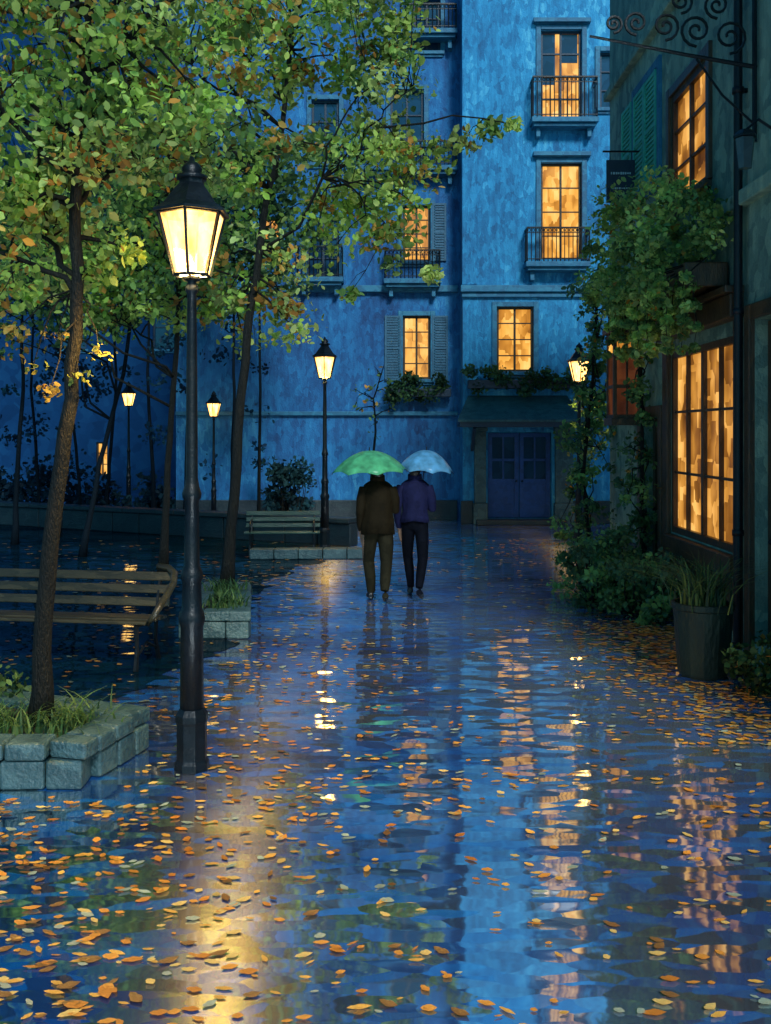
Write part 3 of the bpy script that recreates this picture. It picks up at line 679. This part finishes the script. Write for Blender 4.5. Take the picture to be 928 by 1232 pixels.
# ------------------------------------------------------------------ stone planters
def planter(pts, h, label, t=.2, block=.34, mat='stone', name='stone_planter', rows=2):
    c = Vector((sum(p[0] for p in pts)/len(pts), sum(p[1] for p in pts)/len(pts), 0))
    r = empty(name, c, label, 'planter'); m = MB(); n = len(pts)
    for i in range(n):
        a = Vector((*pts[i], 0)); b = Vector((*pts[(i+1) % n], 0)); d = b-a; L = d.length; k = max(1, round(L/block)); d.normalize(); nn = Vector((-d.y, d.x, 0))
        Mx = Matrix.Rotation(math.atan2(d.y, d.x), 3, 'Z')
        for row in range(rows):
            cut = [0]+[(j+random.uniform(-.2, .2))/k for j in range(1, k)]+[1]
            for j in range(k):
                w = (L-t)*(cut[j+1]-cut[j]); p = a+d*(t*(1 if row % 2 == 0 else 0)+(L-t)*(cut[j]+cut[j+1])/2)+nn*t/2
                hh = h*(.62, .38)[row] if rows == 2 else h; zz_ = h*.31 if row == 0 and rows == 2 else (h*.81 if rows == 2 else h/2)
                m.box(p+Vector((0, 0, zz_)), (w-.01, t-.006+random.uniform(-.012, .012)+(.03 if row else 0), hh-.006), Mx @ Matrix.Rotation(random.uniform(-.025, .025), 3, 'Z') @ Matrix.Rotation(random.uniform(-.012, .012), 3, 'Y'))
    m.build('stone_blocks', M[mat], r, c, bevel=.018)
    q = MB(); q.add([(p[0]*.9+c.x*.1, p[1]*.9+c.y*.1, h-.06) for p in pts], [tuple(range(n))]); q.build('soil', M['bedsoil'], r, c)
    return r
p1 = planter([(-3.4, 6.1), (-1.86, 6.12), (-1.64, 6.95), (-3.2, 7.6)], .29, 'stone block planter around the tree at the left front corner', block=.3, t=.22)
p2 = planter([(-2.2, 10.6), (-1.45, 10.6), (-1.72, 12.7), (-2.3, 12.7)], .3, 'stone planter right of the large bench holding a slim tree')

def tuft(loc, n, h, spread, label, cols, name='grass_clump', cat='plant', w=.012, droop=.5, group=None):
    c = Vector(loc); vs = []; fc = []; cl = []
    for i in range(n):
        a = random.uniform(0, 2*PI); b = c+Vector((random.gauss(0, spread*.28), random.gauss(0, spread*.28), 0))
        l = h*random.uniform(.5, 1.15); out = Vector((math.cos(a), math.sin(a), 0)); lean = random.uniform(.15, droop)*l
        side = Vector((-out.y, out.x, 0))*w*random.uniform(.6, 1.3); k0 = len(vs); K = 4
        for k in range(K+1):
            t = k/K; p = b+out*lean*t*t*1.4+Vector((0, 0, l*(t-.35*t*t*droop*1.5))); ww = side*(1-t*.92)
            vs += [p-ww-c, p+ww-c]
        col = random.choice(cols); f = random.uniform(.6, 1.3)
        for k in range(K): fc.append((k0+2*k, k0+2*k+1, k0+2*k+3, k0+2*k+2)); cl.append([x*f for x in col]+[1])
    me = bpy.data.meshes.new(name); me.from_pydata(vs, [], fc); me.update()
    at_ = me.attributes.new('Col', 'FLOAT_COLOR', 'FACE'); at_.data.foreach_set('color', np.array(cl, np.float32).ravel())
    me.materials.append(M['leaf']); o = bpy.data.objects.new(name, me); C.objects.link(o); o.location = c
    return tag(o, label, cat, group)
GG = [(.05, .13, .04), (.08, .18, .055), (.12, .21, .07), (.04, .1, .05)]
tuft((-2.12, 6.65, .23), 240, .28, .55, 'grass clump on the right side of the front stone planter', GG, droop=.9, w=.009)
tuft((-2.65, 6.6, .23), 280, .3, .6, 'grass clump left of the trunk in the front stone planter', GG, droop=.9, w=.009)
tuft((-1.75, 10.95, .26), 130, .34, .4, 'grass clump at the front end of the middle planter', GG, droop=.8)
tuft((-1.9, 12.0, .26), 130, .3, .4, 'grass clump beside the slim trunk in the middle planter', GG, droop=.8)
def bush(loc, ext, n, r, per, size, label, pal, aut=.05, name='bush', h0=0):
    c = Vector(loc); root = empty(name, c, label, 'bush')
    cl = [(c.x+random.uniform(-1, 1)*ext[0], c.y+random.uniform(-1, 1)*ext[1], c.z+h0+random.random()*ext[2], r*random.uniform(.7, 1.3)) for _ in range(n)]
    m = MB()
    for q in cl: m.tube(wiggle((c.x+(q[0]-c.x)*.3, c.y+(q[1]-c.y)*.3, c.z), q[:3], 4, .4), [.014, .011, .009, .007, .004], 4)
    m.build('stems', M['bark'], root, c); leaves('foliage', cl, per, size, pal, aut, root, c)
    return root
bush((-2.9, 7.4, .0), (.5, .15, .45), 14, .2, 60, .06, 'low leafy bush at the back left of the front planter', DARKG, 0)

# pot with spiky plant
pc = Vector(gnd(846, 812)); pt = empty('plant_pot', pc, 'dark ribbed plant pot standing before the shop window', 'plant pot')
m = MB(); m.lathe([(.2, 0), (.215, .03), (.24, .35), (.262, .6), (.28, .61), (.28, .66), (.25, .665), (.24, .6), (.02, .58)], 24)
vv = []
for i, p in enumerate(m.v):
    k = i % 24; sc = 1.0+(.03 if k % 2 else 0) if p[2] < .6 else 1; vv.append((p[0]*sc, p[1]*sc, p[2]))
m.v = vv; m.build('pot_body', M['pot'], pt, bevel=.006)
tuft(pc+Vector((0, 0, .6)), 280, .78, .42, 'spiky grassy plant growing from the dark ribbed pot', [(.05, .12, .05), (.09, .17, .06), (.14, .2, .06), (.05, .1, .07)], 'spiky_plant', w=.010, droop=.9)

# right side greenery
bush((3.05, 12.2, 0), (.4, .9, .75), 42, .24, 75, .06, 'dense leafy bush at the wall foot below the shop window', VINE, 0)
bush((2.75, 12.9, 0), (.42, .9, .9), 42, .22, 75, .06, 'trailing leafy bush spilling onto the paving at the right', VINE+[(.12, .28, .15)], 0)
bush((3.25, 8.7, 0), (.28, .4, .4), 14, .18, 60, .055, 'low dark bush at the right edge beside the pot', DARKG, .05)
def climber(pts, n, spread, r, per, size, label, pal, aut=.02, base=None):
    base = Vector(base or pts[0]); root = empty('climbing_ivy', base, label, 'ivy'); m = MB(); cl = []
    pts = [Vector(p) for p in pts]
    m.tube(pts, [.035*(1-.7*i/len(pts)) for i in range(len(pts))], 6)
    for _ in range(n):
        t = random.random()*(len(pts)-1); i = min(int(t), len(pts)-2); p = pts[i].lerp(pts[i+1], t-i)
        q = p+Vector([random.gauss(0, s_) for s_ in spread]); q.x = min(q.x, 3.56) if q.y < 16 else q.x
        cl.append((q.x, q.y, max(q.z, .1), r*random.uniform(.6, 1.3))); m.tube(wiggle(p, q, 3, .5), [.012, .01, .007, .004], 4)
    m.build('stems', M['bark'], root, base); leaves('foliage', cl, per, size, pal, aut, root, base)
climber([(3.25, 15.7, 0), (3.12, 15.75, 1.5), (3.28, 15.8, 3), (3.35, 15.7, 4.8)], 84, (.18, .2, .35), .18, 40, .07, 'ivy climbing the far corner of the shop building', VINE)
climber([(3.5, 13.4, .3), (3.42, 13.3, 1.2), (3.45, 13.4, 2.4), (3.4, 13.3, 3.4)], 44, (.12, .2, .25), .16, 38, .062, 'ivy climbing the shop wall around the wooden door', VINE)
climber([(3.85, 20.3, 0), (4.0, 20.3, 1.2), (4.1, 20.4, 2.2), (4.5, 20.6, 3.0), (4.7, 20.8, 3.6)], 50, (.2, .15, .3), .17, 34, .075, 'slender climber growing beside the lamp right of the canopy', VINE)
# hanging planter over shop
hc = Vector((3.35, 12.2, 3.75)); hp = empty('hanging_planter', hc, 'long wall planter overflowing with green foliage above the shop window', 'planter')
m = MB(); m.bb((3.12, 10.4, 3.72), (3.58, 13.5, 3.98)); m.build('trough', M['wood'], hp, hc, bevel=.02)
cl = []
for _ in range(135):
    y = random.uniform(10.1, 13.6); e = max(0, 1-abs((y-11.6)/2.1)**2)
    cl.append((random.uniform(2.65, 3.5), y, 4.05+random.uniform(-.3, .15+.92*e), random.uniform(.12, .28)))
vn_ = MB()
for _ in range(40):
    y = random.uniform(10.2, 13.0); x = random.uniform(2.65, 3.2); L0 = random.uniform(.3, .9); z0_ = 3.95
    pts_ = [Vector((x+.1+random.uniform(-.03, .03), y+random.uniform(-.08, .08), z0_-L0*k/4)) for k in range(5)]; pts_[0] = Vector((3.3, y, 4.0))
    vn_.tube(pts_, [.008, .007, .006, .004, .003], 4)
    for k in range(1, 5): cl.append((pts_[k].x, pts_[k].y, pts_[k].z, .07))
vn_.build('vines', M['bark'], hp, hc)
leaves('foliage', cl, 52, .06, [(.18, .34, .07), (.3, .5, .12), (.12, .24, .07), (.07, .17, .07), (.42, .58, .19)], .01, hp, hc)

# evergreen shrubs in front of wing
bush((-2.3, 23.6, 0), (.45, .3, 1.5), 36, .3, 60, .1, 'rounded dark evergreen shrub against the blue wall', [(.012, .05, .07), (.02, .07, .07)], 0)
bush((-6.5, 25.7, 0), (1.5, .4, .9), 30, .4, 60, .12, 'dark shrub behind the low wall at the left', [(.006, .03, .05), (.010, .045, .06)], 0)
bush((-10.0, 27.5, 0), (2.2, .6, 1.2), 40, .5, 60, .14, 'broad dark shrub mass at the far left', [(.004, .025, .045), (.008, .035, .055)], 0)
# thicket behind the wall; haze is put into its blue leaf colours
cl = []
for _ in range(120):
    px = random.uniform(-30, 320); Y = random.uniform(22.6, 24.2); k_ = max(0, 1-px/340)
    py = random.uniform(320, 570) if random.random() < .5+.45*k_ else 0
    if abs(px-155) < 26 and 450 < py < 560 or abs(px-257) < 22 and 440 < py < 560 or abs(px-122) < 18 and py > 500: continue
    if py: cl.append((*at(px, py, Y), random.uniform(.2, .5)))
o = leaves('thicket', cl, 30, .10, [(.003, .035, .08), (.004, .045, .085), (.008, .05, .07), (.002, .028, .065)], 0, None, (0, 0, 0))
tag(o, 'dark thicket of leaves and twigs beyond the low wall, tinted blue for haze', 'thicket', kind='stuff')

# ------------------------------------------------------------------ trees
T1 = [(-2.34, 6.75, .2), at(57, 700, 6.75), at(76, 560, 6.7), at(92, 400, 6.7), at(92, 250, 6.65), at(104, 90, 6.6), at(112, -40, 6.6), at(130, -200, 6.6)]
def E(px, py, Y, rx, ry, rz, w=1): return (at(px, py, Y), (rx*Y/F, ry, rz*Y/F), w)
t1 = tree('leafy_tree', T1, .07, .022, [E(60, 90, 6.6, 160, .8, 150, 3.4), E(160, -60, 6.6, 240, 1.2, 110, 2), E(20, 270, 6.9, 80, .6, 90, 1), E(200, 120, 7, 90, .9, 80, .8)],
     110, .28, 84, .058, GREENS, .17, 'large leafy tree in the front stone planter at the left', limbs=14,
     extra=[(*at(120, 330, 6.7), .13), (*at(150, 300, 6.7), .18)])
sm_ = MB()
for px, py, r_ in ((120, 425, .12), (95, 455, .1), (70, 405, .11), (40, 440, .1), (15, 400, .12), (60, 470, .08)):
    p_ = at(px, py, 6.55+random.uniform(-.2, .2)); sm_.tube(wiggle(at(91, 350, 6.68), p_, 4, .5), [.01, .008, .006, .005, .003], 4)
    leaves('autumn_sprig', [(*p_, r_)], 24, .04, [(.3, .18, .04), (.26, .24, .05), (.16, .22, .05)], 0, t1, Vector(T1[0]))
sm_.build('low_twigs', M['bark'], t1, T1[0])
T2 = [(-1.95, 12.2, .2), at(284, 560, 12.3), at(299, 400, 12.5), at(316, 270, 12.7), at(334, 185, 12.8), at(350, 60, 13), at(365, -80, 13)]
tree('leafy_tree', T2, .075, .022, [E(370, 110, 13, 180, 1.4, 180, 4), E(430, 240, 12.6, 80, .8, 75, .9), E(330, 10, 13.2, 220, 1.5, 110, 2), E(320, 350, 13, 80, .8, 80, .8)],
     152, .37, 84, .084, GREENS, .17, 'slim tree in the middle planter whose green crown overlaps the blue building', limbs=16,
     extra=[(*at(590, 155, 12.6), .2), (*at(618, 150, 12.5), .12), (*at(560, 170, 12.6), .26), (*at(520, 330, 12.8), .16), (*at(470, 320, 12.8), .2), (*at(420, 355, 12.8), .15)])
T3 = [(-3.48, 15.6, 0), at(202, 560, 15.6), at(212, 420, 15.6), at(218, 300, 15.6), at(205, 120, 15.6)]
tree('leafy_tree', T3, .065, .022, [E(190, 230, 15.6, 110, 1.4, 160, 3), E(100, 320, 15.8, 110, 1.2, 90, 1.7), E(230, 350, 15.6, 60, 1, 60, .8)],
     90, .42, 76, .094, GREENS[:5], .14, 'thin tree with a straight trunk behind the large bench', limbs=10)
T4 = [(-5.35, 17.6, 0), at(120, 560, 17.6), at(148, 450, 17.6), at(165, 330, 17.6), at(170, 180, 17.6)]
tree('leafy_tree', T4, .055, .022, [E(110, 240, 17.6, 140, 1.5, 160, 3), E(30, 330, 18, 110, 1.2, 90, 2)],
     85, .5, 66, .11, [(.08, .18, .05), (.15, .27, .06), (.05, .13, .06)], .1, 'leaning thin tree at the left behind the bench', 'bark2', limbs=8)
for (px, Y, rr, lean, top, lab) in ((18, 19.5, .06, 10, 180, 'dark slender tree at the left edge before the low wall'), (70, 21, .05, 22, 200, 'dark slender tree leaning right left of the tiny far lamp'),
        (278, 20.6, .045, 4, 250, 'dark slender tree beside the second lamp from the left'), (311, 20.4, .04, 2, 240, 'dark slender tree right of the second lamp from the left'),
        (186, 24.2, .06, -8, 200, 'dark slender tree between the two most distant lamps'), (128, 25.5, .06, 12, 220, 'dark slender tree just left of the farthest lamp'),
        (48, 24.0, .05, -10, 220, 'dark slender tree second from the left edge beyond the wall'), (98, 23.0, .045, -14, 220, 'thin dark tree leaning left near the tiny warm window'),
        (222, 24.0, .05, 6, 220, 'dark slender tree standing at the left end of the blue wing')):
    pth = [((px-CX)*Y/F, Y, 0), at(px+lean*.3, 560, Y), at(px+lean, 470, Y), at(px+lean*.8, 380, Y), at(px+lean*1.3, top, Y)]
    tree('slender_tree', pth, rr, .02, [E(px+lean, 265, Y, 80, 1.2, 110, 1)], 34 if px > 250 else 46, .45, 50, .13, [(.012, .06, .07), (.03, .09, .06), (.015, .07, .085)] if px < 250 else [(.05, .12, .05), (.09, .18, .06)], 0, lab, 'bark2', limbs=6, twigs=True)
tree('bare_sapling', [(-.35, 23.2, 0), at(448, 560, 23.2), at(452, 520, 23.2), at(450, 480, 23.2), at(462, 440, 23.2)], .045, .012, [E(455, 480, 23.2, 32, .4, 50, 1)], 18, .15, 5, .09, DARKG, .3, 'small nearly bare sapling against the blue wall behind the umbrellas', 'bark2', limbs=7)

# ------------------------------------------------------------------ people
def remeshed(mb, name, vox=.013):
    me = bpy.data.meshes.new(name); me.from_pydata(mb.v, [], mb.f); me.update()
    o = bpy.data.objects.new(name, me); C.objects.link(o)
    r = o.modifiers.new('r', 'REMESH'); r.mode = 'VOXEL'; r.voxel_size = vox; r.use_smooth_shade = True
    s = o.modifiers.new('s', 'SMOOTH'); s.factor = .5; s.iterations = 4
    dg = bpy.context.evaluated_depsgraph_get(); nm = bpy.data.meshes.new_from_object(o.evaluated_get(dg))
    bpy.data.objects.remove(o); return nm
skin = solid('skin', (.25, .14, .09), .55); hairm = solid('hair', (.012, .009, .007), .5); shoe = solid('shoe', (.004, .004, .006), .3)
def person(loc, label, top, trou, hipz, coat_w, step, rz=0, s=1, coat_r=(.245, .165), legr=1):
    r = empty('person', loc, label, 'person', rz=rz); r.scale = (s, s, s)
    m = MB(); n = 12
    for sx, dy, lift in ((-1, step, 0), (1, -step, .07)):
        x = sx*.085; fy = dy
        bx_ = .015*sx
        m.tube([(x*.9, 0, .95), (x+bx_, dy*.3+.02, .72), (x*1.05+bx_, dy*.55+.07, .5), (x*.95, dy*.8+.01, .3), (x*.8, fy, .1+lift)], [.105*legr, .092*legr, .072*legr, .066*legr, .052*legr], n)
        m.tube([(x*.85, fy-.07, .055+lift), (x*.95, fy+.05, .05+lift*.5), (x*1.15, fy+.16, .035)], [.042, .042, .032], 10)
    m.ell((0, 0, .98), (.165, .12, .14)); m.ell((0, .01, 1.15), (.15, .11, .2)); m.ell((0, 0, 1.33), (.18, .125, .19)); m.ell((0, -.01, 1.44), (.175, .095, .085))
    m.tube([(0, -.01, 1.42), (0, .005, 1.53), (0, .015, 1.6)], [.075, .058, .055], 12)
    m.ell((0, .02, 1.65), (.078, .095, .115)); m.ell((0, .115, 1.64), (.014, .02, .025), 8, 6); m.ell((0, .07, 1.585), (.045, .04, .03))
    for sx in (-1, 1): m.ell((sx*.08, .01, 1.645), (.014, .025, .035), 8, 6)
    m.tube([(-.165, -.01, 1.43), (-.208, -.04, 1.28), (-.222, -.05, 1.13), (-.218, .02, .98), (-.205, .08, .88)], [.07, .063, .055, .047, .036], n)
    m.ell((-.203, .09, .83), (.022, .042, .055), 10, 8)
    m.tube([(.165, -.01, 1.43), (.212, -.02, 1.28), (.222, .02, 1.14), (.16, .15, 1.16), (.1, .235, 1.2)], [.07, .063, .057, .048, .036], n)
    m.ell((.075, .26, 1.215), (.045, .03, .045), 10, 8)
    for k in range(4):
        y = .055+.022*k; l = (.07, .08, .076, .06)[k]
        m.tube([(-.203, y+.01, .79), (-.2, y+.015, .79-l*.5), (-.19, y+.02, .79-l)], [.0115, .0105, .009], 6)
        zz = 1.185+.02*k; m.tube([(.08, .275, zz), (.045, .3, zz), (.03, .275, zz), (.045, .25, zz)], [.0115, .011, .01, .009], 6)
    m.tube([(-.198, .12, .84), (-.193, .145, .81), (-.188, .15, .78)], [.013, .012, .01], 6); m.tube([(.07, .25, 1.24), (.045, .24, 1.26), (.03, .26, 1.28)], [.013, .012, .01], 6)
    me = remeshed(m, 'body')
    me.materials.clear()
    for mt in (trou, top, skin, shoe): me.materials.append(mt)
    for p in me.polygons:
        c = p.center
        if c.z < .1: i = 3
        elif c.z < hipz and abs(c.x) < .172: i = 0
        elif c.z > 1.53 or (c.x < -.165 and c.z < .885) or (c.x > 0 and c.x < .12 and c.y > .225): i = 2
        else: i = 1
        p.material_index = i; p.use_smooth = True
    b = bpy.data.objects.new('body', me); C.objects.link(b); b.parent = r
    m = MB(); prof = [(1.51, .085, .08), (1.485, .13, .1), (1.45, .175, .12), (1.36, .195, .145), (1.2, coat_r[0]*.84, coat_r[1]*.95), (1.1, coat_r[0]*.82, coat_r[1]*.95), (1.04, coat_r[0]*.9, coat_r[1]*1.02), (coat_w, coat_r[0]*.96, coat_r[1]*1.1), (coat_w-.002, coat_r[0]*.9, coat_r[1])]
    nn = 40; vs = []
    for i, (z_, a, b_) in enumerate(prof):
        for k in range(nn):
            t = 2*PI*k/nn; f = 1+.05*math.sin(t*7+i*.5)*(i/8)+.025*math.sin(t*13+i)
            vs.append((a*f*math.cos(t), b_*f*math.sin(t)+(.0 if i < 3 else .005), z_+.012*math.sin(t*3)))
    m.add(vs, [(i*nn+k, (i+1)*nn+k, (i+1)*nn+(k+1) % nn, i*nn+(k+1) % nn) for i in range(len(prof)-1) for k in range(nn)])
    m.build('coat', top, r, smooth=True)
    m = MB(); m.lathe([(.07, 1.5), (.092, 1.51), (.088, 1.58), (.074, 1.585)], 20, (0, 0, 0)); m.build('collar', top, r, smooth=True)
    m = MB(); m.ell((0, -.002, 1.675), (.09, .1, .108), 18, 12); m.ell((0, -.05, 1.6), (.068, .05, .06), 14, 8); m.build('hair', hairm, r, smooth=True)
    return r
pl = (-.1, 12.9, 0); pr = (.39, 13.25, 0)
person(pl, 'person in a dark brown coat walking away under the green umbrella', solid('brown_coat', (.011, .008, .0035), .8, 14, .08), solid('olive_trousers', (.014, .0125, .0065), .8, 14, .08), 1.0, .86, .2, R(5), 1.04, (.22, .155), 1.05)
person(pr, 'person in a purple navy jacket walking away under the pale blue umbrella', solid('purple_jacket', (.009, .011, .042), .8, 14, .08), solid('navy_trousers', (.0015, .0025, .006), .8, 14, .08), 1.02, .98, .28, R(-5), 1.04, (.195, .145), .92)
def umbrella(cx, cy, cz, R_, h, col, label, hand, tiltv=(0, 0)):
    c = Vector((cx, cy, cz)); r = empty('umbrella', c, label, 'umbrella', rz=0); r.rotation_euler = (R(tiltv[0]), R(tiltv[1]), R(12))
    mt, nt, N, L = newmat('umbrella_cloth')
    p = N.new('ShaderNodeBsdfPrincipled'); t = N.new('ShaderNodeBsdfTranslucent'); mx = N.new('ShaderNodeMixShader'); mx.inputs[0].default_value = .3; o = N.new('ShaderNodeOutputMaterial')
    tc = N.new('ShaderNodeTexCoord'); nz = N.new('ShaderNodeTexNoise'); nz.inputs['Scale'].default_value = 9; L.new(tc.outputs['Object'], nz.inputs['Vector'])
    cr = N.new('ShaderNodeValToRGB'); cr.color_ramp.elements[0].color = (*[x*.6 for x in col], 1); cr.color_ramp.elements[1].color = (*[min(1, x*1.25) for x in col], 1); cr.color_ramp.elements[0].position = .3; cr.color_ramp.elements[1].position = .7
    L.new(nz.outputs['Fac'], cr.inputs[0]); L.new(cr.outputs[0], p.inputs['Base Color']); L.new(cr.outputs[0], t.inputs['Color']); p.inputs['Roughness'].default_value = .35
    L.new(p.outputs[0], mx.inputs[1]); L.new(t.outputs[0], mx.inputs[2]); L.new(mx.outputs[0], o.inputs[0])
    m = MB(); n = 48; K = 9; vs = []
    for i in range(K+1):
        q = i/K
        for k in range(n):
            a = 2*PI*k/n; ph = (k % 6)/6; sag = math.sin(ph*PI)
            rr = R_*q*(1-.09*sag*q); zz = h*(1-q**2.1)+(-.02+.06*q*q)*sag*q*0.8
            vs.append((rr*math.cos(a), rr*math.sin(a), zz))
    m.add(vs, [(i*n+k, i*n+(k+1) % n, (i+1)*n+(k+1) % n, (i+1)*n+k) for i in range(K) for k in range(n)])
    cn = m.build('canopy', mt, r, smooth=True); so_ = cn.modifiers.new('t', 'SOLIDIFY'); so_.thickness = .003
    for k in range(8):
        a = 2*PI*k/8; b = MB(); b.tube([(R_*q*math.cos(a), R_*q*math.sin(a), h*(1-q**2.1)-.006) for q in np.linspace(0.02, 1.02, 8)], .004, 5)
        b.tube([(R_*.5*math.cos(a), R_*.5*math.sin(a), h*(1-.5**2.1)-.01), (0.01*math.cos(a), .01*math.sin(a), h-.3)], .003, 4); b.build('rib', M['iron'], r)
    m = MB(); m.tube([(0, 0, h-.01), (0, 0, h+.05)], [.01, .005], 8); m.build('ferrule', M['iron'], r)
    inv = (Matrix.Translation(c) @ r.rotation_euler.to_matrix().to_4x4()).inverted(); hl = inv @ Vector(hand)
    m = MB(); dn = (hl-Vector((0, 0, h))); e = Vector((0, 0, h))+dn*1.12; m.tube([(0, 0, h), hl, e], .007, 8); m.build('shaft', M['iron'], r)
    m = MB(); dn.normalize(); sd = Vector((0, 1, 0)); m.tube([e-dn*.05, e]+[e+sd*.03*(1-math.cos(t))+dn*.03*math.sin(t)*1.2 for t in np.linspace(.3, PI, 7)], .011, 8); m.build('handle', M['wood'], r, smooth=True)
    return r
umbrella(-.2, 12.86, 1.69, .49, .27, (.1, .47, .22), 'green open umbrella held by the person in the brown coat', (-.05, 13.17, 1.26), (3, -2))
umbrella(.53, 13.32, 1.68, .385, .28, (.12, .38, .62), 'pale blue open umbrella held by the person in the purple jacket', (.47, 13.52, 1.25), (3, 3))

# ------------------------------------------------------------------ fallen leaves
LC = [(.5, .23, .035), (.55, .32, .06), (.38, .15, .02), (.5, .38, .12), (.45, .2, .03), (.22, .3, .24), (.46, .27, .05), (.16, .085, .025)]
def leafshape(L=.085, w=.03, curl=.25):
    vs = []; K = 6
    for k in range(K+1):
        t = k/K; ww = w*max(0, math.sin(PI*t))**.7*(1+.15*math.sin(k*2.3)); x = (t-.5)*L; zz = curl*L*(t-.5)**2+.002
        vs += [(x, -ww, zz+ww*.1), (x, 0, zz), (x, ww, zz+ww*.1)]
    f = []
    for k in range(K):
        a = 3*k; f += [(a, a+3, a+4, a+1), (a+1, a+4, a+5, a+2)]
    return vs, f
pts = []
patches = [(random.choice([random.uniform(-4, -.3), random.uniform(-4, 4)]), random.uniform(3.5, 18), random.uniform(.2, .7)) for _ in range(70)]
def dens(x, y):
    d = .06+.06*(y < 6.5)
    d += .36*math.exp(-((x+1.15)/.6)**2)
    d += .9*math.exp(-((x-2.95)/.65)**2)*(y > 7)
    if x < -1.2: d += .12
    for a, b, r in patches:
        if abs(x-a) < 1.5 and abs(y-b) < 2: d += .3*math.exp(-((x-a)**2+((y-b)*.7)**2)/(r*r))
    if y > 9 and x < 2: d *= .8
    return d
def blocked(x, y):
    return x > 3.5 or (-3.4 < x < -1.6 and 6.05 < y < 7.6) or (-2.4 < x < -1.35 and 10.5 < y < 12.8) or (x-pc.x)**2+(y-pc.y)**2 < .09
while len(pts) < 2400:
    y = 3.55+17*random.random()**1.3; x = random.uniform(-.42, .42)*y
    if random.random() > dens(x, y) or blocked(x, y): continue
    pts.append((x, y))
for _ in range(1000):
    x = random.gauss(2.8, .42); y = random.uniform(7.0, 11.6)
    if not blocked(x, y): pts.append((x, y))
pts.sort(key=lambda p: p[1])
protos = []
lmats = []
for c in LC: lmats.append(solid('leaf_colour', c, .4, 40))
for i in range(24):
    vs, f = leafshape(random.uniform(.045, .095), random.uniform(.010, .023), random.uniform(0, .3))
    me = bpy.data.meshes.new('fallen_leaf'); me.from_pydata(vs, [], f); me.materials.append(lmats[i % 8]); me.update(); protos.append(me)
for (x, y) in pts[:300]:
    o = bpy.data.objects.new('fallen_leaf', random.choice(protos)); C.objects.link(o)
    o.location = (x, y, .005); o.rotation_euler = (random.uniform(-.06, .06), random.uniform(-.06, .06), random.gauss(0, .5)); s_ = random.uniform(.5, 1.2); o.scale = (s_, s_, s_)
    tag(o, 'single fallen autumn leaf lying on the wet paving in the foreground', 'leaf', 'fallen leaves on the near paving')
vs = []; fc = []; cl = []
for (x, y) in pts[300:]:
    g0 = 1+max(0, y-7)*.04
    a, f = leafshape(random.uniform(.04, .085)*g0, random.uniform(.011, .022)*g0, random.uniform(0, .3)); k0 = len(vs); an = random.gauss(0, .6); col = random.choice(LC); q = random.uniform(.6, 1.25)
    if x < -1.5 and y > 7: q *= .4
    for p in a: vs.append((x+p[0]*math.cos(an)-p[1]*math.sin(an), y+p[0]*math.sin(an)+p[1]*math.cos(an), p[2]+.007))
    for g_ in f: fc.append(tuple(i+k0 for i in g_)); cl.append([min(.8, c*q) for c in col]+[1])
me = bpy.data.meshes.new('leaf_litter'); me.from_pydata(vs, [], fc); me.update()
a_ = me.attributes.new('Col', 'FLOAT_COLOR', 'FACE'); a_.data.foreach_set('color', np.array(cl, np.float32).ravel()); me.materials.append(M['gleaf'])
o = bpy.data.objects.new('leaf_litter', me); C.objects.link(o); tag(o, 'scattered fallen leaves farther along the wet paving', 'leaves', kind='stuff')

# ------------------------------------------------------------------ light, world, camera
W = bpy.data.worlds.new('World'); bpy.context.scene.world = W; W.use_nodes = True
N = W.node_tree.nodes; L = W.node_tree.links; bg = N['Background']
sky = N.new('ShaderNodeTexSky'); sky.sky_type = 'NISHITA'; sky.sun_disc = False; sky.sun_elevation = R(38); sky.sun_rotation = R(170)
mx = N.new('ShaderNodeMixRGB'); mx.blend_type = 'MULTIPLY'; mx.inputs[0].default_value = 1; mx.inputs[2].default_value = (.12, .72, 1.0, 1)
L.new(sky.outputs[0], mx.inputs[1]); L.new(mx.outputs[0], bg.inputs[0]); bg.inputs[1].default_value = .095
sl = bpy.data.lights.new('dusk_sun', 'SUN'); sl.energy = 3.2; sl.angle = R(12); sl.color = (.92, .98, 1)
so_ = bpy.data.objects.new('dusk_sun', sl); C.objects.link(so_)
d = Vector((-.22, .8, -.62)); so_.rotation_euler = d.to_track_quat('-Z', 'Y').to_euler()
cam = bpy.data.cameras.new('camera'); co = bpy.data.objects.new('camera', cam); C.objects.link(co)
co.location = (0, 0, H); co.rotation_euler = (PI/2, 0, 0)
cam.sensor_fit = 'VERTICAL'; cam.sensor_height = 24; cam.lens = F/1232*24; cam.shift_y = -(616-HZ)/1232; cam.clip_end = 400
bpy.context.scene.camera = co
vs_ = bpy.context.scene.view_settings; vs_.view_transform = 'Standard'; vs_.look = 'None'; vs_.exposure = 0
